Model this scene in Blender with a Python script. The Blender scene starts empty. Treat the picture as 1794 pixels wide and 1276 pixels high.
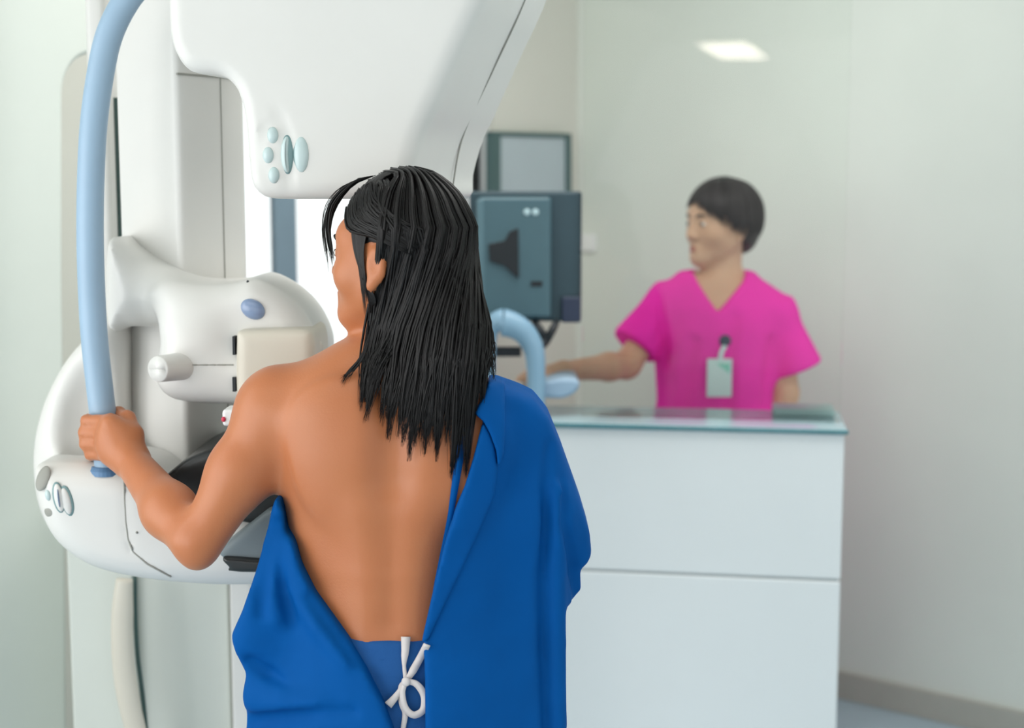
import bpy, bmesh, math, random
import numpy as np
from mathutils import Vector, Matrix
random.seed(4)
rng = np.random.default_rng(7)
C = bpy.context.scene.collection
S = bpy.context.scene
f32 = np.float32

# ------------------------------------------------------------------ camera
W, H = 1794, 1276
F = 50.0 / 36.0 * W
TH = math.atan(298.0 / F)
CAM = np.array([0.0, 0.0, 1.56])
FW = np.array([0, math.cos(TH), -math.sin(TH)])
UP = np.array([0, math.sin(TH), math.cos(TH)])
RT = np.array([1.0, 0, 0])
def ray(px, py):
    d = FW + (px - W / 2) / F * RT + (H / 2 - py) / F * UP
    return d / np.linalg.norm(d)
def at(px, py, Y):
    d = ray(px, py)
    return CAM + d * (Y / d[1])
def hit(px, py, p0, n):
    d = ray(px, py)
    return CAM + d * (np.dot(np.array(p0) - CAM, n) / np.dot(d, n))
def xz(px, py, Y):
    p = at(px, py, Y)
    return (p[0], p[2])

cd = bpy.data.cameras.new('camera')
co = bpy.data.objects.new('camera', cd)
C.objects.link(co)
co.location = CAM
co.rotation_euler = (math.pi / 2 - TH, 0, 0)
cd.sensor_width = 36
cd.lens = 50
cd.clip_start = 0.05
cd.dof.use_dof = True
cd.dof.focus_distance = 2.1
cd.dof.aperture_fstop = 2.5
S.camera = co

# ------------------------------------------------------------------ materials
def lin(c):
    return tuple((x / 255 / 12.92) if x / 255 <= 0.04045 else ((x / 255 + 0.055) / 1.055) ** 2.4 for x in c)
def mat(name, col, rough=0.5, metal=0.0, noise=0.0, nscale=20, bump=0.0, bscale=200, sss=0.0, spec=0.5, sheen=0.0,
        trans=0.0, emit=None, estr=0.0, coat=0.0, col2=None, bdist=0.002):
    m = bpy.data.materials.new(name)
    m.use_nodes = True
    nt = m.node_tree
    b = nt.nodes['Principled BSDF']
    c = lin(col)
    b.inputs['Base Color'].default_value = (*c, 1)
    b.inputs['Roughness'].default_value = rough
    b.inputs['Metallic'].default_value = metal
    b.inputs['Specular IOR Level'].default_value = spec
    b.inputs['Transmission Weight'].default_value = trans
    b.inputs['Coat Weight'].default_value = coat
    if sheen:
        b.inputs['Sheen Weight'].default_value = sheen
    if sss:
        b.inputs['Subsurface Weight'].default_value = sss
        b.inputs['Subsurface Radius'].default_value = (0.012, 0.005, 0.003)
        b.inputs['Subsurface Scale'].default_value = 1.0
    if emit:
        b.inputs['Emission Color'].default_value = (*lin(emit), 1)
        b.inputs['Emission Strength'].default_value = estr
    tc = nt.nodes.new('ShaderNodeTexCoord')
    if noise:
        n = nt.nodes.new('ShaderNodeTexNoise')
        n.inputs['Scale'].default_value = nscale
        n.inputs['Detail'].default_value = 4
        nt.links.new(tc.outputs['Object'], n.inputs['Vector'])
        mx = nt.nodes.new('ShaderNodeMix')
        mx.data_type = 'RGBA'
        k2 = lin(col2) if col2 else tuple(x * (1 - noise) for x in c)
        mx.inputs['A'].default_value = (*c, 1)
        mx.inputs['B'].default_value = (*k2, 1)
        mr = nt.nodes.new('ShaderNodeMapRange')
        mr.inputs['From Min'].default_value = 0.35
        mr.inputs['From Max'].default_value = 0.65
        mr.inputs['To Max'].default_value = 1.0 if not col2 else noise
        nt.links.new(n.outputs['Fac'], mr.inputs['Value'])
        nt.links.new(mr.outputs['Result'], mx.inputs['Factor'])
        nt.links.new(mx.outputs['Result'], b.inputs['Base Color'])
    if bump:
        n2 = nt.nodes.new('ShaderNodeTexNoise')
        n2.inputs['Scale'].default_value = bscale
        n2.inputs['Detail'].default_value = 3
        nt.links.new(tc.outputs['Object'], n2.inputs['Vector'])
        bp = nt.nodes.new('ShaderNodeBump')
        bp.inputs['Strength'].default_value = bump
        bp.inputs['Distance'].default_value = bdist
        nt.links.new(n2.outputs['Fac'], bp.inputs['Height'])
        nt.links.new(bp.outputs['Normal'], b.inputs['Normal'])
    return m
M = {}
M['wall'] = mat('wall_paint', (220, 226, 219), 0.7, noise=0.03, nscale=3)
M['wallw'] = mat('wall_paint_warm', (212, 212, 203), 0.7, noise=0.03, nscale=3)
M['floor'] = mat('floor_vinyl', (176, 196, 208), 0.35, noise=0.05, nscale=12)
M['ceil'] = mat('ceiling_paint', (222, 222, 214), 0.8, noise=0.02, nscale=3)
M['base'] = mat('baseboard', (176, 176, 168), 0.5, noise=0.03)
M['plastic'] = mat('white_plastic', (219, 218, 214), 0.38, noise=0.02, nscale=8)
M['plastic2'] = mat('cream_plastic', (208, 202, 188), 0.42, noise=0.02, nscale=8)
M['standp'] = mat('stand_paint', (208, 212, 204), 0.5, noise=0.03, nscale=5)
M['seam'] = mat('seam_grey', (150, 150, 143), 0.6, noise=0.05)
M['blue_bar'] = mat('blue_grey_tube', (150, 177, 200), 0.4, noise=0.04, nscale=15)
M['barcol'] = mat('bar_collar_blue', (88, 126, 164), 0.4, noise=0.05)
M['rail'] = mat('dark_rail', (60, 88, 84), 0.4, noise=0.1)
M['black'] = mat('black_composite', (34, 37, 38), 0.35, noise=0.15, nscale=30)
M['recept'] = mat('grey_receptor', (120, 132, 136), 0.45, noise=0.05)
M['button'] = mat('aqua_button', (190, 208, 208), 0.3, noise=0.05, coat=0.3)
M['bring'] = mat('button_ring', (120, 150, 152), 0.4, noise=0.05)
M['bluebtn'] = mat('blue_button', (128, 148, 180), 0.25, noise=0.05, coat=0.4)
M['red'] = mat('red_dot', (214, 60, 90), 0.4, noise=0.05)
M['skin'] = mat('skin', (184, 113, 70), 0.42, noise=0.35, nscale=9, col2=(176, 100, 58), bump=0.12, bscale=350, sss=0.1, spec=0.5, sheen=0.10)
M['skin2'] = mat('skin_pale', (208, 168, 140), 0.5, noise=0.3, nscale=12, col2=(190, 140, 112), bump=0.1, bscale=350, sss=0.12, spec=0.4)
M['hair'] = mat('black_hair', (9, 8, 9), 0.42, noise=0.5, nscale=60, col2=(18, 14, 14), spec=0.32)
M['hair2'] = mat('dark_brown_hair', (36, 29, 31), 0.42, noise=0.4, nscale=40, col2=(22, 17, 19), spec=0.4)
M['gown'] = mat('blue_cotton', (0, 80, 151), 0.7, noise=0.06, nscale=14, bump=0.5, bscale=9, bdist=0.012, spec=0.08)
M['trous'] = mat('slate_blue_cotton', (34, 86, 148), 0.8, noise=0.1, nscale=18, bump=0.3, bscale=700, spec=0.2)
M['ribbon'] = mat('white_tape', (214, 206, 204), 0.7, noise=0.06, nscale=60, bump=0.2, bscale=900)
M['pink'] = mat('pink_cotton', (246, 52, 178), 0.75, noise=0.06, nscale=14, bump=0.5, bscale=10, bdist=0.015, spec=0.1)
M['ctr'] = mat('white_laminate', (224, 230, 232), 0.35, noise=0.02, nscale=4)
M['ctrseam'] = mat('panel_joint', (176, 182, 182), 0.5, noise=0.03)
M['ctop'] = mat('pale_blue_glass_top', (166, 196, 206), 0.12, noise=0.03)
M['cedge'] = mat('teal_glass_edge', (84, 134, 142), 0.2, noise=0.1)
M['traym'] = mat('pale_teal_plastic', (160, 188, 188), 0.4, noise=0.04)
M['mon'] = mat('dark_slate_plastic', (68, 98, 108), 0.42, noise=0.06, nscale=10)
M['mon2'] = mat('darker_slate_plastic', (44, 68, 78), 0.45, noise=0.06, nscale=10)
M['monl'] = mat('mid_slate_plastic', (86, 116, 126), 0.4, noise=0.06, nscale=10)
M['dark'] = mat('near_black_plastic', (18, 26, 32), 0.5, noise=0.1)
M['logo'] = mat('pale_mark', (170, 196, 202), 0.4, noise=0.05)
M['arch'] = mat('sky_blue_metal', (132, 168, 192), 0.35, noise=0.04, nscale=10)
M['screen'] = mat('pale_grey_panel', (176, 190, 196), 0.4, noise=0.03, nscale=5)
M['frame'] = mat('dark_green_grey_frame', (70, 98, 98), 0.45, noise=0.06)
M['mull'] = mat('blue_grey_mullion', (124, 146, 160), 0.5, noise=0.04)
M['white'] = mat('white_paper', (236, 238, 238), 0.6, noise=0.02)
M['badge'] = mat('badge_card', (200, 222, 220), 0.3, noise=0.03)
M['badge2'] = mat('badge_print', (132, 206, 188), 0.35, noise=0.05)
M['navy'] = mat('navy_plastic', (36, 48, 72), 0.4, noise=0.05)
M['eye'] = mat('eye_white', (226, 222, 216), 0.2, noise=0.02)
M['iris'] = mat('iris_brown', (50, 32, 24), 0.2, noise=0.2, nscale=200)
M['lip'] = mat('lip_pink', (186, 104, 96), 0.45, noise=0.1, nscale=100)
M['shoe'] = mat('shoe_white', (220, 220, 220), 0.5, noise=0.03)
M['lamp'] = mat('lamp_diffuser', (255, 248, 236), 0.5, emit=(255, 244, 225), estr=36.0, noise=0.01)
def glass_mat(name, tint, ior_refl=1.0, refl=1.45):
    m = bpy.data.materials.new(name)
    m.use_nodes = True
    nt = m.node_tree
    for n in list(nt.nodes):
        nt.nodes.remove(n)
    o = nt.nodes.new('ShaderNodeOutputMaterial')
    t = nt.nodes.new('ShaderNodeBsdfTransparent')
    t.inputs['Color'].default_value = (*lin(tint), 1)
    g = nt.nodes.new('ShaderNodeBsdfGlossy')
    g.inputs['Roughness'].default_value = 0.0
    fr = nt.nodes.new('ShaderNodeFresnel')
    fr.inputs['IOR'].default_value = refl
    mx = nt.nodes.new('ShaderNodeMixShader')
    nt.links.new(fr.outputs['Fac'], mx.inputs['Fac'])
    nt.links.new(t.outputs['BSDF'], mx.inputs[1])
    nt.links.new(g.outputs['BSDF'], mx.inputs[2])
    nt.links.new(mx.outputs['Shader'], o.inputs['Surface'])
    return m
M['glass'] = glass_mat('tinted_glass', (253, 254, 253), refl=1.26)
M['pane'] = glass_mat('window_glass', (250, 252, 252), refl=1.3)

# ------------------------------------------------------------------ object helpers
def link(name, me, m, parent=None, smooth=True):
    o = bpy.data.objects.new(name, me)
    C.objects.link(o)
    if m is not None:
        me.materials.append(m)
    if smooth:
        me.polygons.foreach_set('use_smooth', [True] * len(me.polygons))
    if parent is not None:
        o.parent = parent
        o.matrix_parent_inverse = Matrix.Translation(-Vector(abs_loc(parent)))
    return o
def abs_loc(o):
    v = Vector(o.location)
    while o.parent is not None:
        o = o.parent
        v = v  # part objects sit at world origin offsets cancelled below
        break
    return v
def obj(name, bm, m, parent=None, smooth=False, bevel=0.0, seg=3):
    me = bpy.data.meshes.new(name)
    bmesh.ops.recalc_face_normals(bm, faces=bm.faces)
    bm.to_mesh(me)
    bm.free()
    o = link(name, me, m, None, smooth)
    if bevel:
        md = o.modifiers.new('bevel', 'BEVEL')
        md.width = bevel
        md.segments = seg
        md.limit_method = 'ANGLE'
        me.polygons.foreach_set('use_smooth', [True] * len(me.polygons))
        wn = o.modifiers.new('wn', 'WEIGHTED_NORMAL')
        wn.keep_sharp = False
    par(o, parent)
    return o
def par(o, parent):
    # every mesh is modelled in world coordinates; parenting keeps it in place
    if parent is None:
        return o
    o.parent = parent
    w = Vector((0, 0, 0))
    p = parent
    while p is not None:
        w += Vector(p.location)
        p = p.parent
    o.location = Vector(o.location) - w
    return o
def thing(name, label, cat, loc=(0, 0, 0), group=None):
    o = bpy.data.objects.new(name, None)
    o.empty_display_size = 0.05
    C.objects.link(o)
    o.location = loc
    o['label'] = label
    o['category'] = cat
    if group:
        o['group'] = group
    return o
def tag(o, label, cat, group=None):
    o['label'] = label
    o['category'] = cat
    if group:
        o['group'] = group
    return o
def struct(o, label=None, cat=None):
    o['kind'] = 'structure'
    if label:
        o['label'] = label
        o['category'] = cat
    return o
def add_prism(bm, pts, ext):
    ext = Vector(ext)
    a = [bm.verts.new(Vector(p)) for p in pts]
    b = [bm.verts.new(Vector(p) + ext) for p in pts]
    n = len(pts)
    bm.faces.new(a)
    bm.faces.new(b[::-1])
    for i in range(n):
        bm.faces.new((a[i], b[i], b[(i + 1) % n], a[(i + 1) % n]))
def prism(pts, ext):
    bm = bmesh.new()
    add_prism(bm, pts, ext)
    return bm
def add_box(bm, o, ax, ay, az):
    o, ax, ay, az = Vector(o), Vector(ax), Vector(ay), Vector(az)
    add_prism(bm, [o, o + ax, o + ax + ay, o + ay], az)
def box(o, ax, ay, az):
    bm = bmesh.new()
    add_box(bm, o, ax, ay, az)
    return bm
def aabox(x0, x1, y0, y1, z0, z1):
    return box((x0, y0, z0), (x1 - x0, 0, 0), (0, y1 - y0, 0), (0, 0, z1 - z0))
def catmull(pts, n):
    P = np.array(pts, float)
    if len(P) < 3:
        t = np.linspace(0, 1, n)[:, None]
        return P[0] * (1 - t) + P[-1] * t
    Q = np.vstack([2 * P[0] - P[1], P, 2 * P[-1] - P[-2]])
    out = []
    m = len(P) - 1
    for u in np.linspace(0, m, n):
        i = min(int(u), m - 1)
        t = u - i
        a, b, c, d = Q[i], Q[i + 1], Q[i + 2], Q[i + 3]
        out.append(0.5 * (2 * b + (c - a) * t + (2 * a - 5 * b + 4 * c - d) * t * t + (3 * b - a - 3 * c + d) * t ** 3))
    return np.array(out)
def add_tube(bm, P, R, seg=16, flat=1.0, ref=(0, 1, 0), cap=True):
    P = np.array(P, float)
    n = len(P)
    R = np.full(n, R) if np.isscalar(R) else np.array(R)
    T = np.gradient(P, axis=0)
    T /= np.linalg.norm(T, axis=1)[:, None] + 1e-12
    ref = np.array(ref, float)
    rings = []
    for i in range(n):
        s = np.cross(T[i], ref)
        if np.linalg.norm(s) < 1e-4:
            s = np.cross(T[i], (1, 0, 0))
        s /= np.linalg.norm(s)
        u = np.cross(s, T[i])
        rings.append([bm.verts.new(P[i] + R[i] * (math.cos(a) * s + flat * math.sin(a) * u))
                      for a in np.linspace(0, 2 * math.pi, seg, endpoint=False)])
    for i in range(n - 1):
        for j in range(seg):
            k = (j + 1) % seg
            bm.faces.new((rings[i][j], rings[i][k], rings[i + 1][k], rings[i + 1][j]))
    if cap:
        bm.faces.new(rings[0][::-1])
        bm.faces.new(rings[-1])
def tube(P, R, seg=16, **k):
    bm = bmesh.new()
    add_tube(bm, P, R, seg, **k)
    return bm
def add_ribbon(bm, P, w, nrm=(0, -1, 0), th=0.0016):
    P = np.array(P, float)
    n = len(P)
    wv = np.full(n, w) if np.isscalar(w) else np.array(w)
    T = np.gradient(P, axis=0)
    T /= np.linalg.norm(T, axis=1)[:, None] + 1e-12
    N = np.array(nrm, float)
    if N.ndim == 1:
        N = np.tile(N, (n, 1))
    rows = []
    for i in range(n):
        s = np.cross(T[i], N[i])
        s /= np.linalg.norm(s) + 1e-9
        nn = np.cross(s, T[i])
        h = wv[i] / 2
        rows.append([bm.verts.new(P[i] + s * h * a + nn * th / 2 * b) for a, b in ((-1, 1), (1, 1), (1, -1), (-1, -1))])
    for i in range(n - 1):
        for j in range(4):
            k = (j + 1) % 4
            bm.faces.new((rows[i][j], rows[i][k], rows[i + 1][k], rows[i + 1][j]))
    bm.faces.new(rows[0][::-1])
    bm.faces.new(rows[-1])
def ellip(c, r, rot=None, sub=24):
    bm = bmesh.new()
    bmesh.ops.create_uvsphere(bm, u_segments=sub, v_segments=sub // 2, radius=1)
    mt = Matrix.Translation(Vector(c)) @ (rot.to_4x4() if rot is not None else Matrix()) @ Matrix.Diagonal((*r, 1))
    bmesh.ops.transform(bm, matrix=mt, verts=bm.verts)
    return bm

# ------------------------------------------------------------------ implicit surfaces
def smin(a, b, k):
    h = np.clip(0.5 + 0.5 * (b - a) / k, 0, 1)
    return b + (a - b) * h - k * h * (1 - h)
def smax(a, b, k):
    return -smin(-a, -b, k)
def seg_dist(P, a, b):
    a = np.asarray(a, f32); b = np.asarray(b, f32)
    ba = b - a
    pa = P - a
    t = np.clip(pa @ ba / (ba @ ba + 1e-12), 0, 1)
    return np.linalg.norm(pa - t[:, None] * ba, axis=1), t
def poly2(U, V, poly):
    pts = np.asarray(poly, f32)
    d = np.full(U.shape, 1e9, f32)
    s = np.ones(U.shape, f32)
    n = len(pts)
    for i in range(n):
        j = (i - 1) % n
        e = pts[j] - pts[i]
        wu = U - pts[i][0]
        wv = V - pts[i][1]
        t = np.clip((wu * e[0] + wv * e[1]) / (e @ e + 1e-12), 0, 1)
        bu = wu - e[0] * t
        bv = wv - e[1] * t
        d = np.minimum(d, bu * bu + bv * bv)
        c1 = V >= pts[i][1]
        c2 = V < pts[j][1]
        c3 = e[0] * wv > e[1] * wu
        flip = (c1 & c2 & c3) | (~c1 & ~c2 & ~c3)
        s = np.where(flip, -s, s)
    return s * np.sqrt(d)
def smooth_poly(pts, n=4):
    """closed Catmull-Rom through the outline so that it reads as a curve"""
    P = np.array(pts, float)
    m = len(P)
    out = []
    for i in range(m):
        a, b, c, d = P[i - 1], P[i], P[(i + 1) % m], P[(i + 2) % m]
        for t in np.linspace(0, 1, n, endpoint=False):
            out.append(0.5 * (2 * b + (c - a) * t + (2 * a - 5 * b + 4 * c - d) * t * t + (3 * b - a - 3 * c + d) * t ** 3))
    return np.array(out)
class SDF:
    def __init__(s):
        s.p = []
    def fn(s, f, c=None, r=0.0, k=0.01, op='u'):
        s.p.append((f, None if c is None else np.asarray(c, f32), r, k, op))
        return s
    def cap(s, a, b, r1, r2, k=0.02, op='u'):
        a = np.asarray(a, f32); b = np.asarray(b, f32)
        def f(P):
            d, t = seg_dist(P, a, b)
            return d - (r1 + (r2 - r1) * t)
        return s.fn(f, (a + b) / 2, float(np.linalg.norm(a - b)) / 2 + max(r1, r2), k, op)
    def chain(s, pts, rs, k=0.02, kk=0.004, op='u'):
        pts = [np.asarray(p, f32) for p in pts]
        def f(P):
            d = None
            for i in range(len(pts) - 1):
                q, t = seg_dist(P, pts[i], pts[i + 1])
                q = q - (rs[i] + (rs[i + 1] - rs[i]) * t)
                d = q if d is None else smin(d, q, kk)
            return d
        c = sum(pts) / len(pts)
        r = max(float(np.linalg.norm(p - c)) for p in pts) + max(rs)
        return s.fn(f, c, r, k, op)
    def ell(s, c, r, k=0.02, op='u', R=None):
        c = np.asarray(c, f32); r = np.asarray(r, f32)
        def f(P):
            q = P - c
            if R is not None:
                q = q @ np.asarray(R, f32)
            k0 = np.linalg.norm(q / r, axis=1)
            k1 = np.linalg.norm(q / (r * r), axis=1) + 1e-9
            return k0 * (k0 - 1) / k1
        return s.fn(f, c, float(max(r)), k, op)
    def loft(s, knots, k=0.02, off=0.0, zlo=None, zhi=None, op='u', kz=0.03):
        K = np.array(sorted(knots), float)
        zz = np.linspace(K[0, 0], K[-1, 0], 300)
        tab = []
        for c in range(1, 5):
            v = np.interp(zz, K[:, 0], K[:, c])
            w = np.hanning(31); w /= w.sum()
            vp = np.concatenate([np.full(15, v[0]), v, np.full(15, v[-1])])
            tab.append(np.convolve(vp, w, 'valid'))
        z0 = K[0, 0] if zlo is None else zlo
        z1 = K[-1, 0] if zhi is None else zhi
        def f(P):
            z = P[:, 2]
            cx, cy, rx, ry = (np.interp(z, zz, t).astype(f32) for t in tab)
            rx = rx + off; ry = ry + off
            u = (P[:, 0] - cx); v = (P[:, 1] - cy)
            k0 = np.sqrt((u / rx) ** 2 + (v / ry) ** 2)
            k1 = np.sqrt((u / rx ** 2) ** 2 + (v / ry ** 2) ** 2) + 1e-6
            d = k0 * (k0 - 1) / k1
            d = np.where(k0 < 0.3, -np.minimum(rx, ry) * (1 - k0), d)
            return smax(d, np.maximum(z - z1, z0 - z), kz)
        return s.fn(f, None, 0, k, op)
    def prism(s, poly, y0, y1, rnd, k=0.02, op='u', skew=(0, 0)):
        """outline in the x-z plane of depth y0, extruded to y1 with rounded edges"""
        poly = np.asarray(poly, f32)
        def f(P):
            t = P[:, 1] - y0
            d2 = poly2(P[:, 0] - t * skew[0], P[:, 2] - t * skew[1], poly)
            w = np.abs(P[:, 1] - (y0 + y1) / 2) - (y1 - y0) / 2
            a = d2 + rnd; b = w + rnd
            return np.minimum(np.maximum(a, b), 0) + np.sqrt(np.maximum(a, 0) ** 2 + np.maximum(b, 0) ** 2) - rnd
        c = np.array([poly[:, 0].mean(), (y0 + y1) / 2, poly[:, 1].mean()])
        r = float(np.max(np.linalg.norm(poly - c[[0, 2]], axis=1))) + (y1 - y0)
        return s.fn(f, c, r, k, op)
    def rbox(s, c, half, R, rnd, k=0.02, op='u'):
        c = np.asarray(c, f32); hf = np.asarray(half, f32)
        R = np.asarray(R, f32)   # columns are the axes
        def f(P):
            q = np.abs((P - c) @ R) - hf + rnd
            return np.linalg.norm(np.maximum(q, 0), axis=1) + np.minimum(q.max(axis=1), 0) - rnd
        return s.fn(f, c, float(np.linalg.norm(hf)), k, op)
    def ev(s, P, bc=None, br=0.0):
        d = np.full(len(P), 0.6, f32)
        for f, c, r, k, op in s.p:
            if bc is not None and c is not None and np.linalg.norm(bc - c) - r - br > k + 0.05:
                continue
            v = f(P).astype(f32)
            if op == 'u':
                d = smin(d, v, k)
            elif op == 's':
                d = smax(d, -v, k)
            elif op == 'i':
                d = smax(d, v, k)
            else:            # 'add' : displacement of the whole field
                d = d + v
        return d
    def surf(s, px, py, y0, y1):
        d = ray(px, py)
        ts = np.linspace(y0, y1, 600) / d[1]
        P = (CAM + ts[:, None] * d).astype(f32)
        v = s.ev(P)
        w = np.where(v < 0)[0]
        i = w[0] if len(w) else int(np.argmin(v))
        return P[i].astype(float)
    def normal(s, p, e=0.004):
        q = np.array([p + np.array(o) * e for o in ((1, 0, 0), (-1, 0, 0), (0, 1, 0), (0, -1, 0), (0, 0, 1), (0, 0, -1))], f32)
        v = s.ev(q)
        n = np.array([v[0] - v[1], v[2] - v[3], v[4] - v[5]], float)
        return n / (np.linalg.norm(n) + 1e-9)
    def mesh(s, lo, hi, h, relax=2):
        lo = np.array(lo, float); hi = np.array(hi, float)
        B = 12
        nb = np.maximum(1, np.ceil((hi - lo) / h / B).astype(int))
        n = nb * B + 1
        gi = np.stack(np.meshgrid(*[np.arange(k) for k in nb], indexing='ij'), -1).reshape(-1, 3)
        cen = lo + (gi + 0.5) * B * h
        cv = s.ev(cen.astype(f32))
        br = B * h * 0.8661
        V = np.empty(tuple(n), f32)
        # signs for quiet blocks
        big = np.repeat(np.repeat(np.repeat(cv.reshape(tuple(nb)), B, 0), B, 1), B, 2)
        V[:-1, :-1, :-1] = big
        V[-1] = V[-2]; V[:, -1] = V[:, -2]; V[:, :, -1] = V[:, :, -2]
        loc = np.stack(np.meshgrid(*[np.arange(B + 1)] * 3, indexing='ij'), -1).reshape(-1, 3)
        for g, c, v in zip(gi, cen, cv):
            if abs(v) > br * 1.35 + 0.012:
                continue
            P = (lo + (g * B + loc) * h).astype(f32)
            o = g * B
            V[o[0]:o[0] + B + 1, o[1]:o[1] + B + 1, o[2]:o[2] + B + 1] = s.ev(P, c, br).reshape(B + 1, B + 1, B + 1)
        V[0] = V[-1] = 0.5; V[:, 0] = V[:, -1] = 0.5; V[:, :, 0] = V[:, :, -1] = 0.5
        ins = V < 0
        cnt = np.zeros(tuple(n - 1), np.int8)
        for a in (0, 1):
            for b in (0, 1):
                for c in (0, 1):
                    cnt += ins[a:n[0] - 1 + a, b:n[1] - 1 + b, c:n[2] - 1 + c]
        cells = np.argwhere((cnt > 0) & (cnt < 8))
        idx = np.full(tuple(n - 1), -1, np.int64)
        idx[tuple(cells.T)] = np.arange(len(cells))
        acc = np.zeros((len(cells), 3)); num = np.zeros(len(cells))
        i, j, k = cells.T
        for ax in range(3):
            o1, o2 = [q for q in range(3) if q != ax]
            for a in (0, 1):
                for b in (0, 1):
                    p = np.stack([i, j, k], 1).copy()
                    p[:, o1] += a; p[:, o2] += b
                    q = p.copy(); q[:, ax] += 1
                    v0 = V[tuple(p.T)]; v1 = V[tuple(q.T)]
                    m = (v0 < 0) != (v1 < 0)
                    t = np.where(m, v0 / (v0 - v1 + 1e-12), 0)
                    pt = p.astype(float)
                    pt[:, ax] += t
                    acc[m] += pt[m]; num[m] += 1
        verts = lo + acc / num[:, None] * h
        quads = []
        for ax in range(3):
            sl0 = [slice(None)] * 3; sl1 = [slice(None)] * 3
            sl0[ax] = slice(0, -1); sl1[ax] = slice(1, None)
            a = ins[tuple(sl0)]; b = ins[tuple(sl1)]
            e = np.argwhere(a != b)
            o1, o2 = (ax + 1) % 3, (ax + 2) % 3
            e = e[(e[:, o1] > 0) & (e[:, o2] > 0) & (e[:, o1] < n[o1] - 1) & (e[:, o2] < n[o2] - 1)]
            fl = a[tuple(e.T)]
            def cell(d1, d2):
                q = e.copy(); q[:, o1] -= d1; q[:, o2] -= d2
                return idx[tuple(q.T)]
            qd = np.stack([cell(1, 1), cell(0, 1), cell(0, 0), cell(1, 0)], 1)
            qd[~fl] = qd[~fl][:, ::-1]
            quads.append(qd)
        quads = np.vstack(quads)
        quads = quads[(quads >= 0).all(1)]
        for _ in range(relax):
            sm = np.zeros_like(verts); ct = np.zeros(len(verts))
            for a in range(4):
                u, v = quads[:, a], quads[:, (a + 1) % 4]
                np.add.at(sm, u, verts[v]); np.add.at(ct, u, 1)
                np.add.at(sm, v, verts[u]); np.add.at(ct, v, 1)
            verts = verts * 0.5 + 0.5 * sm / np.maximum(ct, 1)[:, None]
        return verts, quads
def np_mesh(name, verts, quads):
    me = bpy.data.meshes.new(name)
    me.vertices.add(len(verts))
    me.vertices.foreach_set('co', np.asarray(verts, f32).ravel())
    me.loops.add(quads.size)
    me.loops.foreach_set('vertex_index', quads.ravel().astype(np.int32))
    me.polygons.add(len(quads))
    me.polygons.foreach_set('loop_start', np.arange(0, quads.size, quads.shape[1]).astype(np.int32))
    me.polygons.foreach_set('loop_total', np.full(len(quads), quads.shape[1], np.int32))
    me.update(calc_edges=True)
    me.validate()
    return me
def sdf_obj(name, s, lo, hi, h, m, parent=None, relax=2):
    v, q = s.mesh(lo, hi, h, relax)
    o = link(name, np_mesh(name, v, q), m)
    par(o, parent)
    return o
def px2(pts, Y):
    return [xz(a, b, Y) for a, b in pts]

# ------------------------------------------------------------------ room
CR = np.array([0.222, 4.91, 0.0])
DR = np.array([0.788, -0.616, 0.0])     # along the right wall, towards the viewer's right
DB = np.array([-0.616, -0.788, 0.0])    # along the window wall, towards the viewer's left
NW = np.array([0.788, -0.616, 0.0])     # window wall normal into the room
NR = np.array([-0.616, -0.788, 0.0])    # right wall normal into the room
HT = 2.9
struct(obj('floor', aabox(-4.5, 4.5, -6, 6.5, -0.1, 0), M['floor']))
struct(obj('ceiling', aabox(-4.5, 4.5, -6, 6.5, HT, HT + 0.1), M['ceil']))
struct(obj('wall_right', box(CR - DR * 0.15, DR * 5.2, -NR * 0.15, (0, 0, HT)), M['wall']))
struct(obj('baseboard_right', box(CR + DR * 0.012 + NR * 0.001, DR * 5.0, NR * 0.014, (0, 0, 0.085)), M['base'], bevel=0.003))
def tw(px, py=400):
    p = hit(px, py, CR, NW)
    return float(np.dot(p - CR, DB)), p[2]
t1, _ = tw(864); t2, _ = tw(405)
WZ0, WZ1 = 0.75, 2.35
bm = bmesh.new()
TH_W = 0.05
add_box(bm, CR, DB * t1, -NW * TH_W, (0, 0, HT))
add_box(bm, CR + DB * t2, DB * (4.2 - t2), -NW * TH_W, (0, 0, HT))
add_box(bm, CR + DB * t1, DB * (t2 - t1), -NW * TH_W, (0, 0, WZ0))
add_box(bm, CR + DB * t1 + np.array([0, 0, WZ1]), DB * (t2 - t1), -NW * TH_W, (0, 0, HT - WZ1))
struct(obj('wall_back', bm, M['wallw']))
# window in the back wall
wroot = thing('window_1', 'bright daylit window with a blue grey mullion behind the mammography unit', 'window', CR + DB * (t1 + t2) / 2)
wroot['kind'] = 'structure'
bm = bmesh.new()
z0, z1 = np.array([0, 0, WZ0]), np.array([0, 0, WZ1])
fr = 0.012
w0 = CR - NW * 0.05
add_box(bm, w0 + DB * t1 + z0, DB * fr, NW * 0.03, (0, 0, WZ1 - WZ0))
add_box(bm, w0 + DB * (t2 - fr) + z0, DB * fr, NW * 0.05, (0, 0, WZ1 - WZ0))
add_box(bm, w0 + DB * t1 + z0, DB * (t2 - t1), NW * 0.05, (0, 0, fr))
add_box(bm, w0 + DB * t1 + z1 - np.array([0, 0, fr]), DB * (t2 - t1), NW * 0.05, (0, 0, fr))
obj('window_frame', bm, M['white'], wroot)
pm = CR - NW * 0.015
def twm(px):
    p = hit(px, 420, pm, NW)
    return float(np.dot(p - CR, DB))
ta = twm(521); tb = twm(483)
obj('mullion', box(w0 + DB * ta + z0 + NW * 0.015, DB * (tb - ta), NW * 0.02, (0, 0, WZ1 - WZ0)), M['mull'], wroot, bevel=0.004)
obj('window_pane', box(w0 + DB * t1 + z0 + NW * 0.010, DB * (t2 - t1), NW * 0.004, (0, 0, WZ1 - WZ0)), M['pane'], wroot)
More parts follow.
